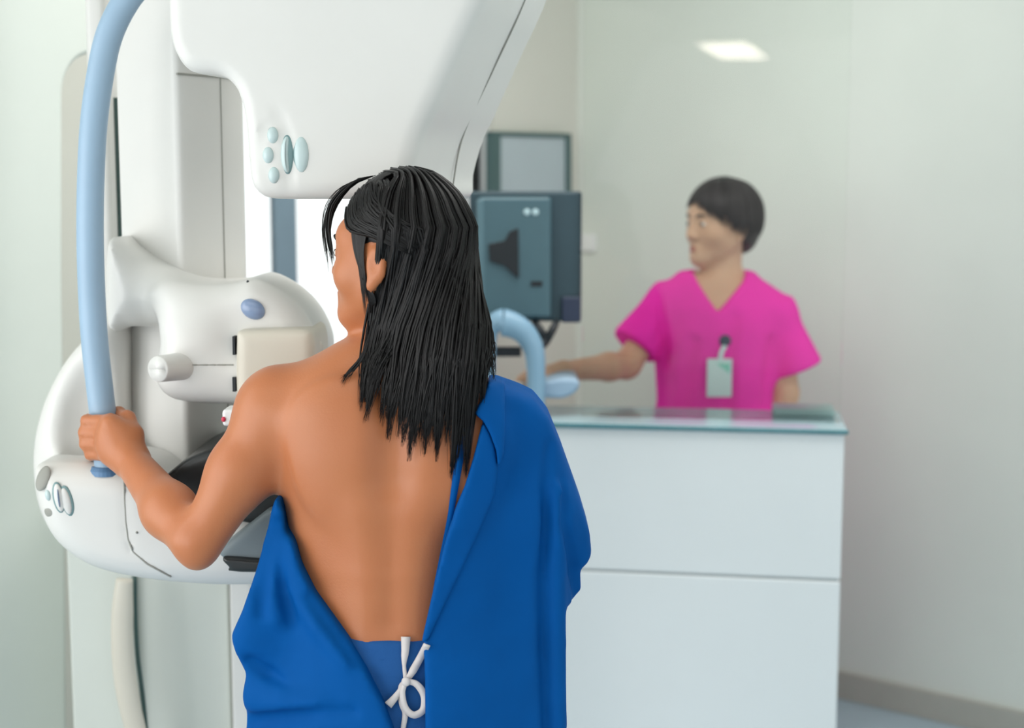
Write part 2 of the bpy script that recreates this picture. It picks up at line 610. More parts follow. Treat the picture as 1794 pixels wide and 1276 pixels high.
obj('window_sill', box(CR + DB * (t1 - 0.03) + z0 - np.array([0, 0, 0.03]), DB * (t2 - t1 + 0.06), NW * 0.05, (0, 0, 0.03)), M['wallw'], wroot, bevel=0.004)
# left wall panel with the rounded recess at its edge
PP = CR + NW * 0.30
def onp(px, py):
    return hit(px, py, PP, NW)
pan = [onp(-420, -260), onp(160, -260), onp(160, 60)]
for a in np.linspace(0, math.pi / 2, 10):
    pan.append(onp(160 - 48 * math.sin(a), 165 - 70 * math.cos(a)))
pan += [onp(112, 500), onp(117, 900), onp(119, 1276)]
q = pan[-1].copy(); q[2] = 0.0; pan.append(q)
q = pan[0].copy(); q[2] = 0.0; pan.append(q)
struct(obj('wall_left', prism(pan, -NW * 0.295), M['wall'], bevel=0.012))

# ------------------------------------------------------------------ mammography unit
mx = at(300, 1276, 2.6)
mam = thing('mammography_machine', 'white mammography machine with curved blue grey grab bar that the patient holds', 'medical machine', (mx[0], 2.6, 0))
# column
E1 = np.array([0.616, 0.788, 0]); E2 = np.array([-0.788, 0.616, 0]); EZ = np.array([0, 0, 1.0])
RC = np.stack([E1, E2, EZ], 1)
cc = at(316, 400, 2.40)
ctop, cbot = 2.75, 1.02
s = SDF().rbox(np.array([cc[0], cc[1], (ctop + cbot) / 2]) + E1 * 0.075 + E2 * 0.085, (0.075, 0.085, (ctop - cbot) / 2), RC, 0.012, 0.01)
col = sdf_obj('column', s, (cc[0] - 0.2, 2.35, 1.0), (cc[0] + 0.16, 2.75, 2.85), 0.007, M['plastic'], mam, 1)
sm = at(383, 300, 2.46)
obj('column_seam', box(np.array([cc[0], cc[1], 1.1]) + E1 * 0.093 - E2 * 0.0012, E1 * 0.0016, E2 * 0.004, (0, 0, 0.70)), M['seam'], col)
# slot line at the top of the column
sl = at(316, 131, 2.40)
obj('column_slot', box(np.array([cc[0], cc[1], sl[2]]) + E1 * 0.002 - E2 * 0.0012, E1 * 0.12, E2 * 0.004, (0, 0, 0.0035)), M['seam'], col)
# rear housing and guide rail
p = at(160, 400, 2.60); q = at(197, 400, 2.60)
zb = at(180, 640, 2.6)[2]
obj('rear_housing', aabox(p[0], q[0], 2.60, 2.78, zb, 2.75), M['plastic'], mam, bevel=0.012)
p = at(196, 400, 2.62); q = at(206, 400, 2.62)
obj('guide_rail', aabox(p[0], q[0] + 0.004, 2.635, 2.70, at(200, 740, 2.62)[2], at(200, 170, 2.62)[2]), M['rail'], mam)
# tube head
Y0 = 2.16
outl = [(285, -330), (286, -100), (288, 40), (297, 88), (318, 120), (345, 129), (380, 132), (404, 152), (418, 190), (425, 240), (429, 300),
        (436, 328), (455, 345), (485, 349), (560, 349), (640, 349), (712, 349), (717, 310), (725, 275), (738, 232), (760, 185), (795, 105), (822, 45), (850, -15), (885, -110), (940, -330)]
s = SDF().prism(smooth_poly(px2(outl, Y0), 3), Y0, Y0 + 0.34, 0.022, 0.01, skew=(0.27, 0.0))
# shallow groove round the key pad
g = [at(a, b, Y0) for a, b in ((478, 186), (492, 205), (503, 235), (507, 270), (507, 310), (505, 345))]
s.chain(g, [0.001, 0.004, 0.005, 0.005, 0.005, 0.004], 0.006, op='s')
g = [at(a, b, Y0) for a, b in ((478, 218), (462, 228), (453, 255), (452, 275), (458, 300), (474, 322))]
s.chain(g, [0.003] * 6, 0.006, op='s')
head_s = s
th = sdf_obj('tube_head', s, at(270, 370, Y0) + np.array([0, -0.03, 0]), at(960, -340, Y0) + np.array([0.12, 0.42, 0]), 0.0075, M['plastic'], mam, 1)
# seam of the right flank
def flank(px, py):
    # point on the skewed right side 60 % of the way back
    return None
sp = []
for a, b in ((716, 349), (738, 232), (795, 105), (850, -15), (900, -150)):
    p = at(a, b, Y0)
    sp.append(p + np.array([0.27 * 0.2 + 0.001, 0.2, 0]))
obj('flank_seam', tube(catmull(sp, 30), 0.0013, 6), M['seam'], th)
# key pad
def key_disc(px, py, rx, rz, Y, parent, name='button', m=None, crescent=0):
    p = at(px, py, Y)
    b = ellip(p, (rx, 0.006, rz), None, 20)
    if crescent:
        for v in b.verts:
            u = (v.co.z - p[2]) / rz
            v.co.x += crescent * (1 - u * u) * (1 if v.co.x > p[0] else 0.2)
    r = ellip(p + np.array([0, 0.002, 0]), (rx * 1.14, 0.0045, rz * 1.1), None, 20)
    o = obj(name, b, m or M['button'], parent, smooth=True)
    obj('button_ring', r, M['bring'], o, smooth=True)
    return o
for a, b in ((478, 237), (470, 272), (480, 307)):
    key_disc(a, b, 0.0085, 0.0125, Y0 + 0.001, th)
key_disc(503, 271, 0.0085, 0.027, Y0 + 0.001, th, 'rocker_button', crescent=-0.006)
key_disc(528, 271, 0.0115, 0.027, Y0 + 0.001, th, 'rocker_button')

# lower arm with compression unit
YA = 2.26
outl = [(150, 425), (190, 440), (222, 458), (270, 476), (318, 497), (360, 502), (405, 498), (432, 489), (458, 496), (492, 516), (524, 546), (548, 588), (556, 630),
        (540, 690), (470, 700), (408, 697), (350, 697), (315, 690), (290, 665), (282, 630), (272, 598), (240, 588), (190, 586), (150, 585)]
s = SDF().prism(smooth_poly(px2(outl, YA), 3), YA, YA + 0.26, 0.045, 0.02)
# hollow the sleeve back on the left where it wraps the column
s.prism(px2([(120, 380), (225, 380), (262, 640), (120, 640)], YA), YA - 0.1, YA + 0.06, 0.03, 0.09, op='s')
s.ell(at(340, 600, YA + 0.02), (0.045, 0.035, 0.045), 0.05)
s.cap(at(320, 655, YA + 0.035), at(420, 655, YA + 0.035), 0.042, 0.048, 0.03)
s.chain([at(a, b, YA - 0.012) for a, b in ((318, 639), (350, 641), (411, 638))], [0.001] * 3, 0.002, op='s')
arm_s = s
cu = sdf_obj('compression_unit', s, at(130, 730, YA) + np.array([0, -0.07, 0]), at(600, 410, YA) + np.array([0, 0.34, 0]), 0.006, M['plastic'], mam, 1)
sp = [arm_s.surf(a, 639.5, 1.9, 2.8) + np.array([0, -0.0006, 0]) for a in np.linspace(334, 409, 40)]
obj('shell_seam', tube(sp, 0.0011, 8), M['seam'], cu)
# right housing of the compression unit
s = SDF().prism(smooth_poly(px2([(413, 592), (420, 580), (470, 577), (536, 578), (549, 590), (553, 625), (553, 720), (540, 745), (430, 745), (418, 720), (413, 690)], YA - 0.03), 3),
                YA - 0.035, YA + 0.14, 0.016, 0.01)
ph = sdf_obj('paddle_housing', s, at(400, 760, YA) + np.array([0, -0.07, 0]), at(570, 560, YA) + np.array([0, 0.2, 0]), 0.005, M['plastic2'], mam, 1)
for a, b in (((409, 589), (414, 621)), ((409, 660), (415, 685))):
    p0 = at(a[0], a[1], YA - 0.012); p1 = at(b[0], b[1], YA - 0.012)
    obj('latch_slot', aabox(p0[0], p1[0], YA - 0.022, YA + 0.02, p1[2], p0[2]), M['dark'], ph)
# knobs
kl0 = at(335, 640, YA + 0.01); kl1 = at(276, 647, YA - 0.06)
obj('adjust_knob', tube(catmull([kl0, kl0 * 0.4 + kl1 * 0.6, kl1 * 0.97 + kl0 * 0.03, kl1], 10), [0.023, 0.0225, 0.022, 0.0215, 0.0212, 0.021, 0.0205, 0.0195, 0.017, 0.012], 24), M['plastic'], cu, smooth=True)
kr0 = at(530, 607, YA + 0.04); kr1 = at(562, 609, YA + 0.03)
obj('adjust_knob', tube(catmull([kr0, kr1], 8), [0.02, 0.02, 0.0195, 0.019, 0.0185, 0.017, 0.0145, 0.009], 24), M['plastic2'], cu, smooth=True)
# blue indicator button
p = arm_s.surf(443, 542, 2.0, 2.6); nn = arm_s.normal(p)
rot = Vector(nn).to_track_quat('Z', 'Y').to_matrix()
ROT = Matrix.Rotation(math.radians(-28), 3, 'Y')
obj('blue_button', ellip(p, (0.0205, 0.010, 0.0155), Matrix.Rotation(math.radians(30), 3, 'Y')), M['bluebtn'], cu, smooth=True)
# screw hole
p = arm_s.surf(434, 494, 2.0, 2.7)
obj('screw', ellip(p, (0.0022, 0.0022, 0.0028), None, 12), M['dark'], cu, smooth=True)
# white paddle arm with a red dot
p0 = at(389, 748, 2.18); p1 = at(470, 718, 2.18)
pa = obj('paddle_arm', aabox(p0[0], p1[0] + 0.05, 2.18, 2.23, p0[2], p1[2]), M['white'], mam, bevel=0.006)
p = at(391.5, 735, 2.179)
obj('red_dot', ellip(p, (0.0035, 0.002, 0.0042), None, 16), M['red'], pa, smooth=True)

# egg shaped lower body
YB = 2.40
outl = [(165, 560), (140, 592), (100, 640), (66, 705), (47, 775), (45, 840), (54, 895), (75, 940), (105, 974), (150, 1002), (215, 1019), (300, 1030),
        (400, 1035), (520, 1032), (620, 1010), (640, 930), (500, 890), (330, 870), (240, 850), (212, 800), (206, 700), (204, 570)]
s = SDF().prism(smooth_poly(px2(outl, YB), 3), YB, YB + 0.20, 0.05, 0.02)
YL = 2.235
outl2 = [(48, 828), (70, 818), (110, 818), (215, 822), (300, 852), (400, 885), (520, 900), (640, 900), (650, 960), (600, 1015), (520, 1031),
         (400, 1036), (300, 1031), (215, 1020), (150, 1002), (105, 974), (75, 940), (56, 892)]
s.prism(smooth_poly(px2(outl2, YL), 3), YL, YL + 0.24, 0.045, 0.045)
# basin between column and outer shell
s.ell(at(165, 735, YB - 0.005), (0.055, 0.035, 0.115), 0.035, op='s')
s.chain([at(a, b, YL - 0.001) for a, b in ((219, 812), (219, 860), (222, 930), (228, 965), (300, 1015), (345, 1040))], [0.0024] * 6, 0.004, op='s')
egg_s = s
eb = sdf_obj('lower_body', s, at(20, 1070, 2.6) + np.array([-0.05, -0.5, 0]), at(690, 540, 2.45) + np.array([0.02, 0.3, 0]), 0.0065, M['plastic'], mam, 1)
ku = np.interp(np.linspace(0, 1, 60), np.linspace(0, 1, 8), [218, 218, 219, 221, 225, 234, 258, 300])
kv = np.interp(np.linspace(0, 1, 60), np.linspace(0, 1, 8), [828, 850, 880, 915, 945, 967, 988, 1010])
sp = []
for a, b in zip(ku, kv):
    p = egg_s.surf(a, b, 1.9, 2.8)
    sp.append(p + egg_s.normal(p, 0.006) * 0.0012)
obj('shell_seam', tube(sp, 0.0017, 8), M['seam'], eb)
# its key pad
def eggkey(px, py, rx, rz, tilt, name='button', m=None, lift=0.0):
    p = egg_s.surf(px, py, 2.0, 2.7)
    nn = egg_s.normal(p)
    q = Vector((0, -1, 0)).rotation_difference(Vector(nn)).to_matrix() @ Matrix.Rotation(math.radians(tilt), 3, 'Y')
    o = obj(name, ellip(p + nn * lift, (rx, 0.004, rz), q, 20), m or M['button'], eb, smooth=True)
    return o
eggkey(74, 838, 0.012, 0.021, 12, 'key_recess', M['seam'], -0.0025)
eggkey(84, 868, 0.005, 0.009, -8)
eggkey(84, 898, 0.011, 0.010, -20, 'key_recess', M['seam'], -0.0025)
k = eggkey(103, 872, 0.0100, 0.026, -8, 'rocker_button', M['bring'])
eggkey(104, 872, 0.0075, 0.023, -8, 'rocker_button', M['plastic'], 0.0022)
eggkey(118, 878, 0.0105, 0.026, -12, 'rocker_button', M['bring'])
eggkey(117, 878, 0.0075, 0.022, -12, 'rocker_button', M['plastic'], 0.0022)
eggkey(105, 872, 0.0012, 0.015, -5, 'indicator_line', M['bluebtn'], 0.006)
eggkey(240, 933, 0.0022, 0.0022, 0, 'screw', M['seam'])
# image receptor (grey slab with black top cover)
def P3(px, py, Y):
    return at(px, py, Y)
zr_top = at(400, 886, 2.225)[2]; zr_bot = at(400, 1000, 2.225)[2]
xr0 = at(372, 900, 2.225)[0]; xr1 = at(640, 900, 2.225)[0]
# black table top, curved at its left end, running back to the column
top = []
for a, b, Y in ((290, 842, 2.30), (312, 815, 2.36), (345, 795, 2.40), (392, 784, 2.44), (520, 784, 2.44), (640, 800, 2.40), (640, 890, 2.21), (400, 890, 2.21), (335, 880, 2.235)):
    p = at(a, b, Y)
    top.append(p)
zt = at(392, 784, 2.44)[2]
s = SDF().prism(smooth_poly(px2([(288, 846), (308, 818), (345, 795), (392, 783), (520, 782), (640, 790), (640, 915), (500, 915), (440, 915), (330, 890)], 2.24), 3), 2.222, 2.46, 0.012, 0.01)
ir = sdf_obj('image_receptor', s, at(270, 940, 2.2) + np.array([0, -0.03, 0]), at(660, 760, 2.4) + np.array([0, 0.1, 0.03]), 0.005, M['black'], mam, 1)
s = SDF().prism(px2([(380, 965), (470, 893), (650, 893), (650, 985), (400, 985)], 2.20), 2.19, 2.34, 0.008, 0.01)
rb = sdf_obj('receptor_front', s, at(360, 1010, 2.2) + np.array([0, -0.03, 0]), at(670, 870, 2.2) + np.array([0, 0.18, 0]), 0.0045, M['recept'], ir, 1)
s = SDF().prism(smooth_poly(px2([(390, 975), (470, 981), (650, 984), (650, 1003), (420, 1003), (402, 994)], 2.185), 2), 2.18, 2.34, 0.004, 0.01)
sdf_obj('receptor_lip', s, at(370, 1025, 2.2) + np.array([0, -0.04, 0]), at(670, 955, 2.2) + np.array([0, 0.18, 0]), 0.004, M['black'], ir, 1)
bm = bmesh.new()
for yy in (899, 905):
    p0 = at(474, yy, 2.187); p1 = at(490, yy - 2.5, 2.187)
    add_box(bm, (p0[0], 2.186, p0[2]), (p1[0] - p0[0] + 0.01, 0, 0), (0, 0.006, 0), (0, 0, 0.002))
obj('receptor_mark', bm, M['button'], ir)
# grab bar
bar = [at(300, -120, 2.30), at(262, -50, 2.30), at(222, 0, 2.30), at(192, 60, 2.295), at(176, 130, 2.29), at(164, 220, 2.28), at(159, 320, 2.275), at(158, 420, 2.27),
       at(161, 520, 2.27), at(166, 600, 2.27), at(176, 690, 2.27), at(183, 750, 2.27), at(190, 830, 2.27)]
BAR = catmull(bar, 90)
gb = obj('grab_bar', tube(BAR, 0.0212, 28), M['blue_bar'], mam, smooth=True)
p = at(188, 822, 2.27)
obj('bar_collar', tube([p + np.array([0, 0, -0.008]), p + np.array([0, 0, 0.0]), p + np.array([0, 0, 0.006])], [0.029, 0.029, 0.024], 28), M['barcol'], gb, smooth=False)
# stand below
def stand_box(name, a, b, Y, dep, z1, m, parent, bev=0.006):
    p = at(a, 1100, Y); q = at(b, 1100, Y)
    return obj(name, aabox(p[0], q[0], Y, Y + dep, 0.0, z1), m, parent, bevel=bev)
zl = at(300, 1000, 2.75)[2]
st = stand_box('floor_stand', 238, 402, 2.72, 0.22, zl + 0.1, M['standp'], mam)
stand_box('side_cover', 121, 236, 2.70, 0.22, zl + 0.2, M['standp'], st)
stand_box('corner_post', 403, 440, 2.69, 0.24, zl + 0.06, M['plastic'], st)
# hanging cable sleeve
cp = [at(a, b, 2.62) for a, b in ((218, 1015), (215, 1060), (214, 1120), (218, 1180), (228, 1240), (245, 1310), (262, 1400))]
cs = catmull(cp, 40)
obj('cable_sleeve', tube(cs, np.interp(np.linspace(0, 1, 40), [0, 0.2, 0.6, 1], [0.016, 0.021, 0.022, 0.018]), 16, flat=0.5), M['plastic2'], mam, smooth=True)
cp = [at(a, b, 2.66) for a, b in ((236, 1010), (237, 1080), (241, 1150), (250, 1220), (258, 1300))]
obj('sleeve_shadow_line', tube(catmull(cp, 30), 0.0045, 10), M['rail'], mam, smooth=True)  # dark tube stands in for the shadow line beside the sleeve

# ------------------------------------------------------------------ human head
def frame(psi, pitch=0.0, roll=0.0):
    f = Vector((-math.sin(psi), math.cos(psi), 0))
    r = Vector((math.cos(psi), math.sin(psi), 0))
    u = Vector((0, 0, 1))
    R = Matrix((r, f, u)).transposed()
    R = R @ Matrix.Rotation(pitch, 3, 'X') @ Matrix.Rotation(roll, 3, 'Y')
    return np.array(R)
def add_head(s, Hc, R, sc=1.0):
    Hc = np.array(Hc)
    L = lambda x, y, z: Hc + sc * (R @ np.array([x, y, z]))
    h = SDF()
    E = lambda c, r, k=0.015, op='u': h.ell(L(*c), np.array(r) * sc, k * sc, op, R)
    E((0, -0.012, 0.018), (0.074, 0.092, 0.086))
    E((0, 0.03, -0.015), (0.062, 0.062, 0.075), 0.02)
    h.cap(L(0, 0.025, -0.035), L(0, 0.068, -0.088), 0.050 * sc, 0.021 * sc, 0.03 * sc)
    h.cap(L(-0.045, 0.0, -0.05), L(-0.01, 0.066, -0.088), 0.020 * sc, 0.017 * sc, 0.03 * sc)
    h.cap(L(0.045, 0.0, -0.05), L(0.01, 0.066, -0.088), 0.020 * sc, 0.017 * sc, 0.03 * sc)
    E((-0.04, 0.052, -0.03), (0.026, 0.026, 0.026), 0.02)
    E((0.04, 0.052, -0.03), (0.026, 0.026, 0.026), 0.02)
    E((0, 0.062, 0.026), (0.052, 0.026, 0.026), 0.02)
    E((-0.031, 0.094, 0.000), (0.017, 0.013, 0.012), 0.014, 's')
    E((0.031, 0.094, 0.000), (0.017, 0.013, 0.012), 0.014, 's')
    E((-0.031, 0.074, 0.0), (0.0125, 0.0125, 0.0125), 0.006)
    E((0.031, 0.074, 0.0), (0.0125, 0.0125, 0.0125), 0.006)
    h.cap(L(0, 0.082, 0.012), L(0, 0.105, -0.030), 0.0075 * sc, 0.0095 * sc, 0.012 * sc)
    E((-0.012, 0.094, -0.035), (0.008, 0.009, 0.007), 0.006)
    E((0.012, 0.094, -0.035), (0.008, 0.009, 0.007), 0.006)
    E((0, 0.086, -0.060), (0.024, 0.012, 0.0065), 0.006)
    E((0, 0.084, -0.070), (0.021, 0.012, 0.0070), 0.006)
    h.cap(L(-0.015, 0.094, -0.065), L(0.015, 0.094, -0.065), 0.0010 * sc, 0.0010 * sc, 0.003 * sc, 's')
    E((0, 0.078, -0.092), (0.017, 0.014, 0.013), 0.012)
    for sg in (-1, 1):
        E((sg * 0.077, -0.012, -0.012), (0.009, 0.017, 0.028), 0.006)
        E((sg * 0.087, -0.011, -0.007), (0.0075, 0.0105, 0.018), 0.004, 's')
        E((sg * 0.078, -0.004, -0.040), (0.007, 0.009, 0.010), 0.006)
    s.fn(lambda P: h.ev(P), Hc, 0.17 * sc, 0.02, 'u')
    return L
def add_face(root, L, R, sc, lips=True, brow_m=None):
    for sg in (-1, 1):
        e = obj('eye', ellip(L(sg * 0.031, 0.0785, 0.0), np.array((0.0105, 0.0095, 0.0065)) * sc, Matrix(R.tolist()), 16), M['eye'], root, smooth=True)
        obj('iris', ellip(L(sg * 0.031, 0.0868, 0.0), np.array((0.0052, 0.0018, 0.0055)) * sc, Matrix(R.tolist()), 14), M['iris'], e, smooth=True)
        b = tube(catmull([L(sg * 0.014, 0.0905, 0.019), L(sg * 0.03, 0.0885, 0.024), L(sg * 0.046, 0.076, 0.019)], 12),
                 np.array([0.0022, 0.0028, 0.003, 0.003, 0.003, 0.003, 0.0028, 0.0026, 0.0024, 0.002, 0.0016, 0.001]) * sc, 8)
        obj('eyebrow', b, brow_m, root, smooth=True)
    b = bmesh.new()
    for z, r, y in ((-0.0605, 0.0032, 0.0966), (-0.069, 0.0040, 0.0952)):
        add_tube(b, catmull([L(-0.015, y - 0.007, z - 0.001), L(-0.008, y - 0.001, z), L(0, y, z), L(0.008, y - 0.001, z), L(0.015, y - 0.007, z - 0.001)], 15),
                 np.sin(np.linspace(0.15, math.pi - 0.15, 15)) * r * sc, 8)
    obj('lips', b, M['lip'], root, smooth=True)

# ------------------------------------------------------------------ hair strands
class Strands:
    def __init__(s):
        s.v = []; s.q = []; s.n = 0
    def add(s, pts, w, n=14, ref=None, thick=0.45):
        P = catmull(pts, n)
        T = np.gradient(P, axis=0)
        T /= np.linalg.norm(T, axis=1)[:, None] + 1e-9
        ref = np.array([0.3, -1, 0.1]) if ref is None else ref
        sd = np.cross(T, ref)
        sd /= np.linalg.norm(sd, axis=1)[:, None] + 1e-9
        nn = np.cross(sd, T)
        t = np.linspace(0, 1, n)
        prof = np.minimum(1, 0.5 + t * 6) * np.clip((1 - t) * 3.2, 0.08, 1)
        h = (w * prof)[:, None] / 2
        ring = np.stack([P + sd * h, P + nn * h * thick, P - sd * h, P - nn * h * thick], 1)
        s.v.append(ring.reshape(-1, 3))
        for i in range(n - 1):
            for j in range(4):
                k = (j + 1) % 4
                s.q.append((s.n + i * 4 + j, s.n + i * 4 + k, s.n + i * 4 + 4 + k, s.n + i * 4 + 4 + j))
        s.q.append((s.n, s.n + 3, s.n + 2, s.n + 1))
        e = s.n + (n - 1) * 4
        s.q.append((e, e + 1, e + 2, e + 3))
        s.n += n * 4
    def arrays(s):
        return np.vstack(s.v), np.array(s.q, np.int64)

# ------------------------------------------------------------------ patient
TY = 2.07
pc = at(690, 900, TY)
pat = thing('person', 'person seen from behind in an open blue gown, long black hair, gripping the bar', 'person', (pc[0], TY, 0))
cx = at(688, 800, TY)[0]
def Z(py, Y=TY - 0.05):
    return at(690, py, Y)[2]
TORSO = [(0.66, cx, TY, 0.168, 0.118), (0.80, cx, TY, 0.176, 0.122), (0.88, cx, TY, 0.166, 0.112), (0.94, cx, TY + 0.003, 0.150, 0.100), (1.00, cx, TY, 0.146, 0.096),
         (1.06, cx - 0.002, TY, 0.152, 0.100), (1.13, cx - 0.002, TY, 0.163, 0.108), (1.20, cx, TY, 0.162, 0.106), (1.26, cx, TY, 0.150, 0.092),
         (1.30, cx, TY, 0.120, 0.072), (1.34, cx + 0.005, TY, 0.075, 0.06)]
body = SDF()
body.loft(TORSO, 0.02)
# neck and shoulders
HC = np.array([at(697, 447, 2.05)[0], 2.055, at(697, 447, 2.05)[2]])
HR = frame(math.radians(63), math.radians(2))
nb = np.array([cx + 0.012, TY + 0.005, 1.30])
body.cap(nb, HC + np.array([0.015, -0.005, -0.06]), 0.056, 0.050, 0.03)
shl = at(474, 705, 2.065); shr = at(890, 765, 2.09)
body.cap(np.array([cx - 0.05, TY, 1.285]), at(500, 698, 2.065), 0.052, 0.046, 0.05)
body.cap(np.array([cx + 0.05, TY + 0.01, 1.28]), at(862, 742, 2.08), 0.050, 0.043, 0.05)
body.ell(at(476, 720, 2.065), (0.046, 0.050, 0.053), 0.04)
body.ell(shr, (0.044, 0.048, 0.052), 0.04)
# back relief
body.ell(at(585, 770, TY - 0.072), (0.055, 0.022, 0.075), 0.06)
body.ell(at(800, 790, TY - 0.072), (0.055, 0.022, 0.075), 0.06)
body.chain([at(686, y, TY - 0.118 + d) for y, d in ((700, 0.012), (800, 0.004), (900, 0.002), (1000, 0.008), (1090, 0.010))], [0.006, 0.008, 0.010, 0.010, 0.008], 0.05, op='s')
body.chain([at(655, y, TY - 0.07) for y in (900, 1000, 1100)], [0.022, 0.024, 0.022], 0.05)
body.chain([at(722, y, TY - 0.07) for y in (900, 1000, 1100)], [0.022, 0.024, 0.022], 0.05)
# left arm
el = at(352, 946, 2.025)
sh0 = at(474, 732, 2.06)
body.chain([sh0, sh0 * 0.55 + el * 0.45 + np.array([0.002, 0, 0]), el], [0.046, 0.0445, 0.034], 0.035, 0.03)
wr = at(229, 806, 2.205)
el2 = at(338, 945, 2.03)
fa = at(297, 895, 2.09)
body.chain([el2, fa, wr], [0.034, 0.0370, 0.0260], 0.02, 0.03)
body.ell(at(346, 975, 2.02), (0.017, 0.018, 0.018), 0.02)
# left hand round the bar
mc = [(193, 739), (188, 760), (187, 780), (192, 799)]
YK = 2.222
for a, b in mc:
    body.cap(wr, at(a, b, YK), 0.023, 0.0140, 0.014)
body.ell(at(205, 775, 2.215), (0.028, 0.016, 0.034), 0.02)
fr_ = [0.0100, 0.0102, 0.0098, 0.0088]
for i, (a, b) in enumerate(mc):
    ox = [0, -4, -2, 6][i]
    body.chain([at(a, b, YK), at(152 + ox, b - 2, 2.245), at(153 + ox, b, 2.285), at(180 + ox, b + 2, 2.307), at(200 + ox, b + 3, 2.304)],
               [fr_[i] + 0.002, fr_[i], fr_[i] - 0.001, fr_[i] - 0.0015, fr_[i] - 0.002], 0.0035, 0.006)
    body.ell(at(a - 3, b, YK - 0.012), (0.010, 0.008, 0.008), 0.007)
body.chain([at(228, 800, 2.21), at(234, 762, 2.225), at(224, 733, 2.25), at(208, 724, 2.285), at(192, 726, 2.305)], [0.019, 0.0155, 0.0118, 0.0105, 0.0085], 0.012, 0.008)
# right arm (inside the sleeve)
er = at(950, 950, 2.12)
body.chain([shr, er], [0.042, 0.036], 0.03, 0.03)
body.chain([er, er + np.array([-0.02, 0.20, 0.06])], [0.037, 0.026], 0.02, 0.02)
rw = er + np.array([-0.02, 0.20, 0.06])
body.ell(rw + np.array([-0.004, 0.05, 0.008]), (0.018, 0.045, 0.036), 0.015)
for i in range(4):
    b0 = rw + np.array([-0.004, 0.085, 0.034 - i * 0.019])
    body.chain([b0, b0 + np.array([0, 0.035 - abs(i - 1.3) * 0.004, 0.0]), b0 + np.array([-0.012, 0.062 - abs(i - 1.3) * 0.007, -0.008])], [0.0095, 0.0088, 0.0075], 0.006, 0.005)
body.chain([rw + np.array([-0.012, 0.025, 0.03]), rw + np.array([-0.035, 0.055, 0.045]), rw + np.array([-0.04, 0.085, 0.045])], [0.013, 0.011, 0.009], 0.01, 0.006)
# legs and feet
for sg in (-1, 1):
    hx = cx + sg * 0.085
    body.chain([(hx, TY, 0.74), (hx + sg * 0.005, TY + 0.01, 0.45), (hx + sg * 0.008, TY - 0.005, 0.30), (hx + sg * 0.01, TY - 0.005, 0.09)], [0.085, 0.056, 0.052, 0.036], 0.03, 0.03)
    body.chain([(hx + sg * 0.01, TY - 0.03, 0.032), (hx + sg * 0.018, TY + 0.10, 0.03), (hx + sg * 0.025, TY + 0.17, 0.022)], [0.034, 0.036, 0.022], 0.03, 0.02)
Lh = add_head(body, HC, HR, 1.0)
bodyo = sdf_obj('body', body, (-0.72, 1.85, -0.012), (0.16, 2.52, 1.64), 0.0048, M['skin'], pat, 2)
add_face(pat, Lh, HR, 1.0, brow_m=M['hair'])

# trousers
tr = SDF().loft(TORSO, 0.02, off=0.012, zlo=0.60, zhi=Z(1114, TY - 0.09), kz=0.006)
for sg in (-1, 1):
    hx = cx + sg * 0.088
    tr.chain([(hx, TY, 0.72), (hx + sg * 0.006, TY + 0.005, 0.45), (hx + sg * 0.01, TY, 0.10)], [0.098, 0.082, 0.075], 0.02, 0.03)
tr.fn(lambda P: 0.085 - P[:, 2], None, 0, 0.004, 'i')
for a in (((612, 1130), (660, 1146), (700, 1142)), ((650, 1150), (690, 1165)), ((640, 1128), (655, 1180), (690, 1270)), ((740, 1160), (748, 1220))):
    pts = [tr.surf(x, y, 1.8, 2.2) for x, y in a]
    tr.chain(pts, [0.0016] * len(pts), 0.005, op='s')
sdf_obj('trousers', tr, (cx - 0.24, TY - 0.17, 0.05), (cx + 0.24, TY + 0.17, 0.99), 0.006, M['trous'], pat, 2)

# gown
YG = TY - 0.05
gown = SDF()
gown.loft(TORSO[1:-2] + [(0.45, cx, TY, 0.215, 0.15)], 0.03, off=0.022, zlo=0.48, zhi=1.31)
gown.loft([(0.45, cx + 0.01, TY, 0.25, 0.165), (0.80, cx + 0.015, TY, 0.225, 0.150), (0.95, cx + 0.025, TY, 0.19, 0.125), (1.10, cx + 0.03, TY, 0.17, 0.115)], 0.05, zlo=0.48, zhi=1.10)
# right shoulder and drape
gown.cap(np.array([cx + 0.10, TY + 0.015, 1.295]), at(895, 732, 2.085), 0.064, 0.060, 0.05)
gown.ell(at(912, 752, 2.09), (0.064, 0.068, 0.072), 0.05)
gown.chain([at(905, 745, 2.085), at(930, 900, 2.075), at(930, 1300, 2.07), at(930, 1700, 2.06)], [0.064, 0.066, 0.072, 0.082], 0.05, 0.05)
gown.chain([at(930, 755, 2.09), at(985, 900, 2.11), at(1010, 1030, 2.13)], [0.052, 0.064, 0.075], 0.012, 0.03)
# left drape hanging off the armpit
gown.chain([at(487, 880, 2.045), at(478, 960, 2.045), at(462, 1060, 2.045), at(458, 1110, 2.045), at(478, 1180, 2.05), at(480, 1320, 2.05)], [0.014, 0.03, 0.055, 0.06, 0.05, 0.065], 0.04, 0.04)
gown.chain([at(455, 1075, 2.03), at(414, 1108, 2.03)], [0.03, 0.004], 0.03, 0.02)
gown.fn(lambda P: np.maximum(body.ev(P) - 0.011, 0.6 - P[:, 2]), None, 0, 0.02)
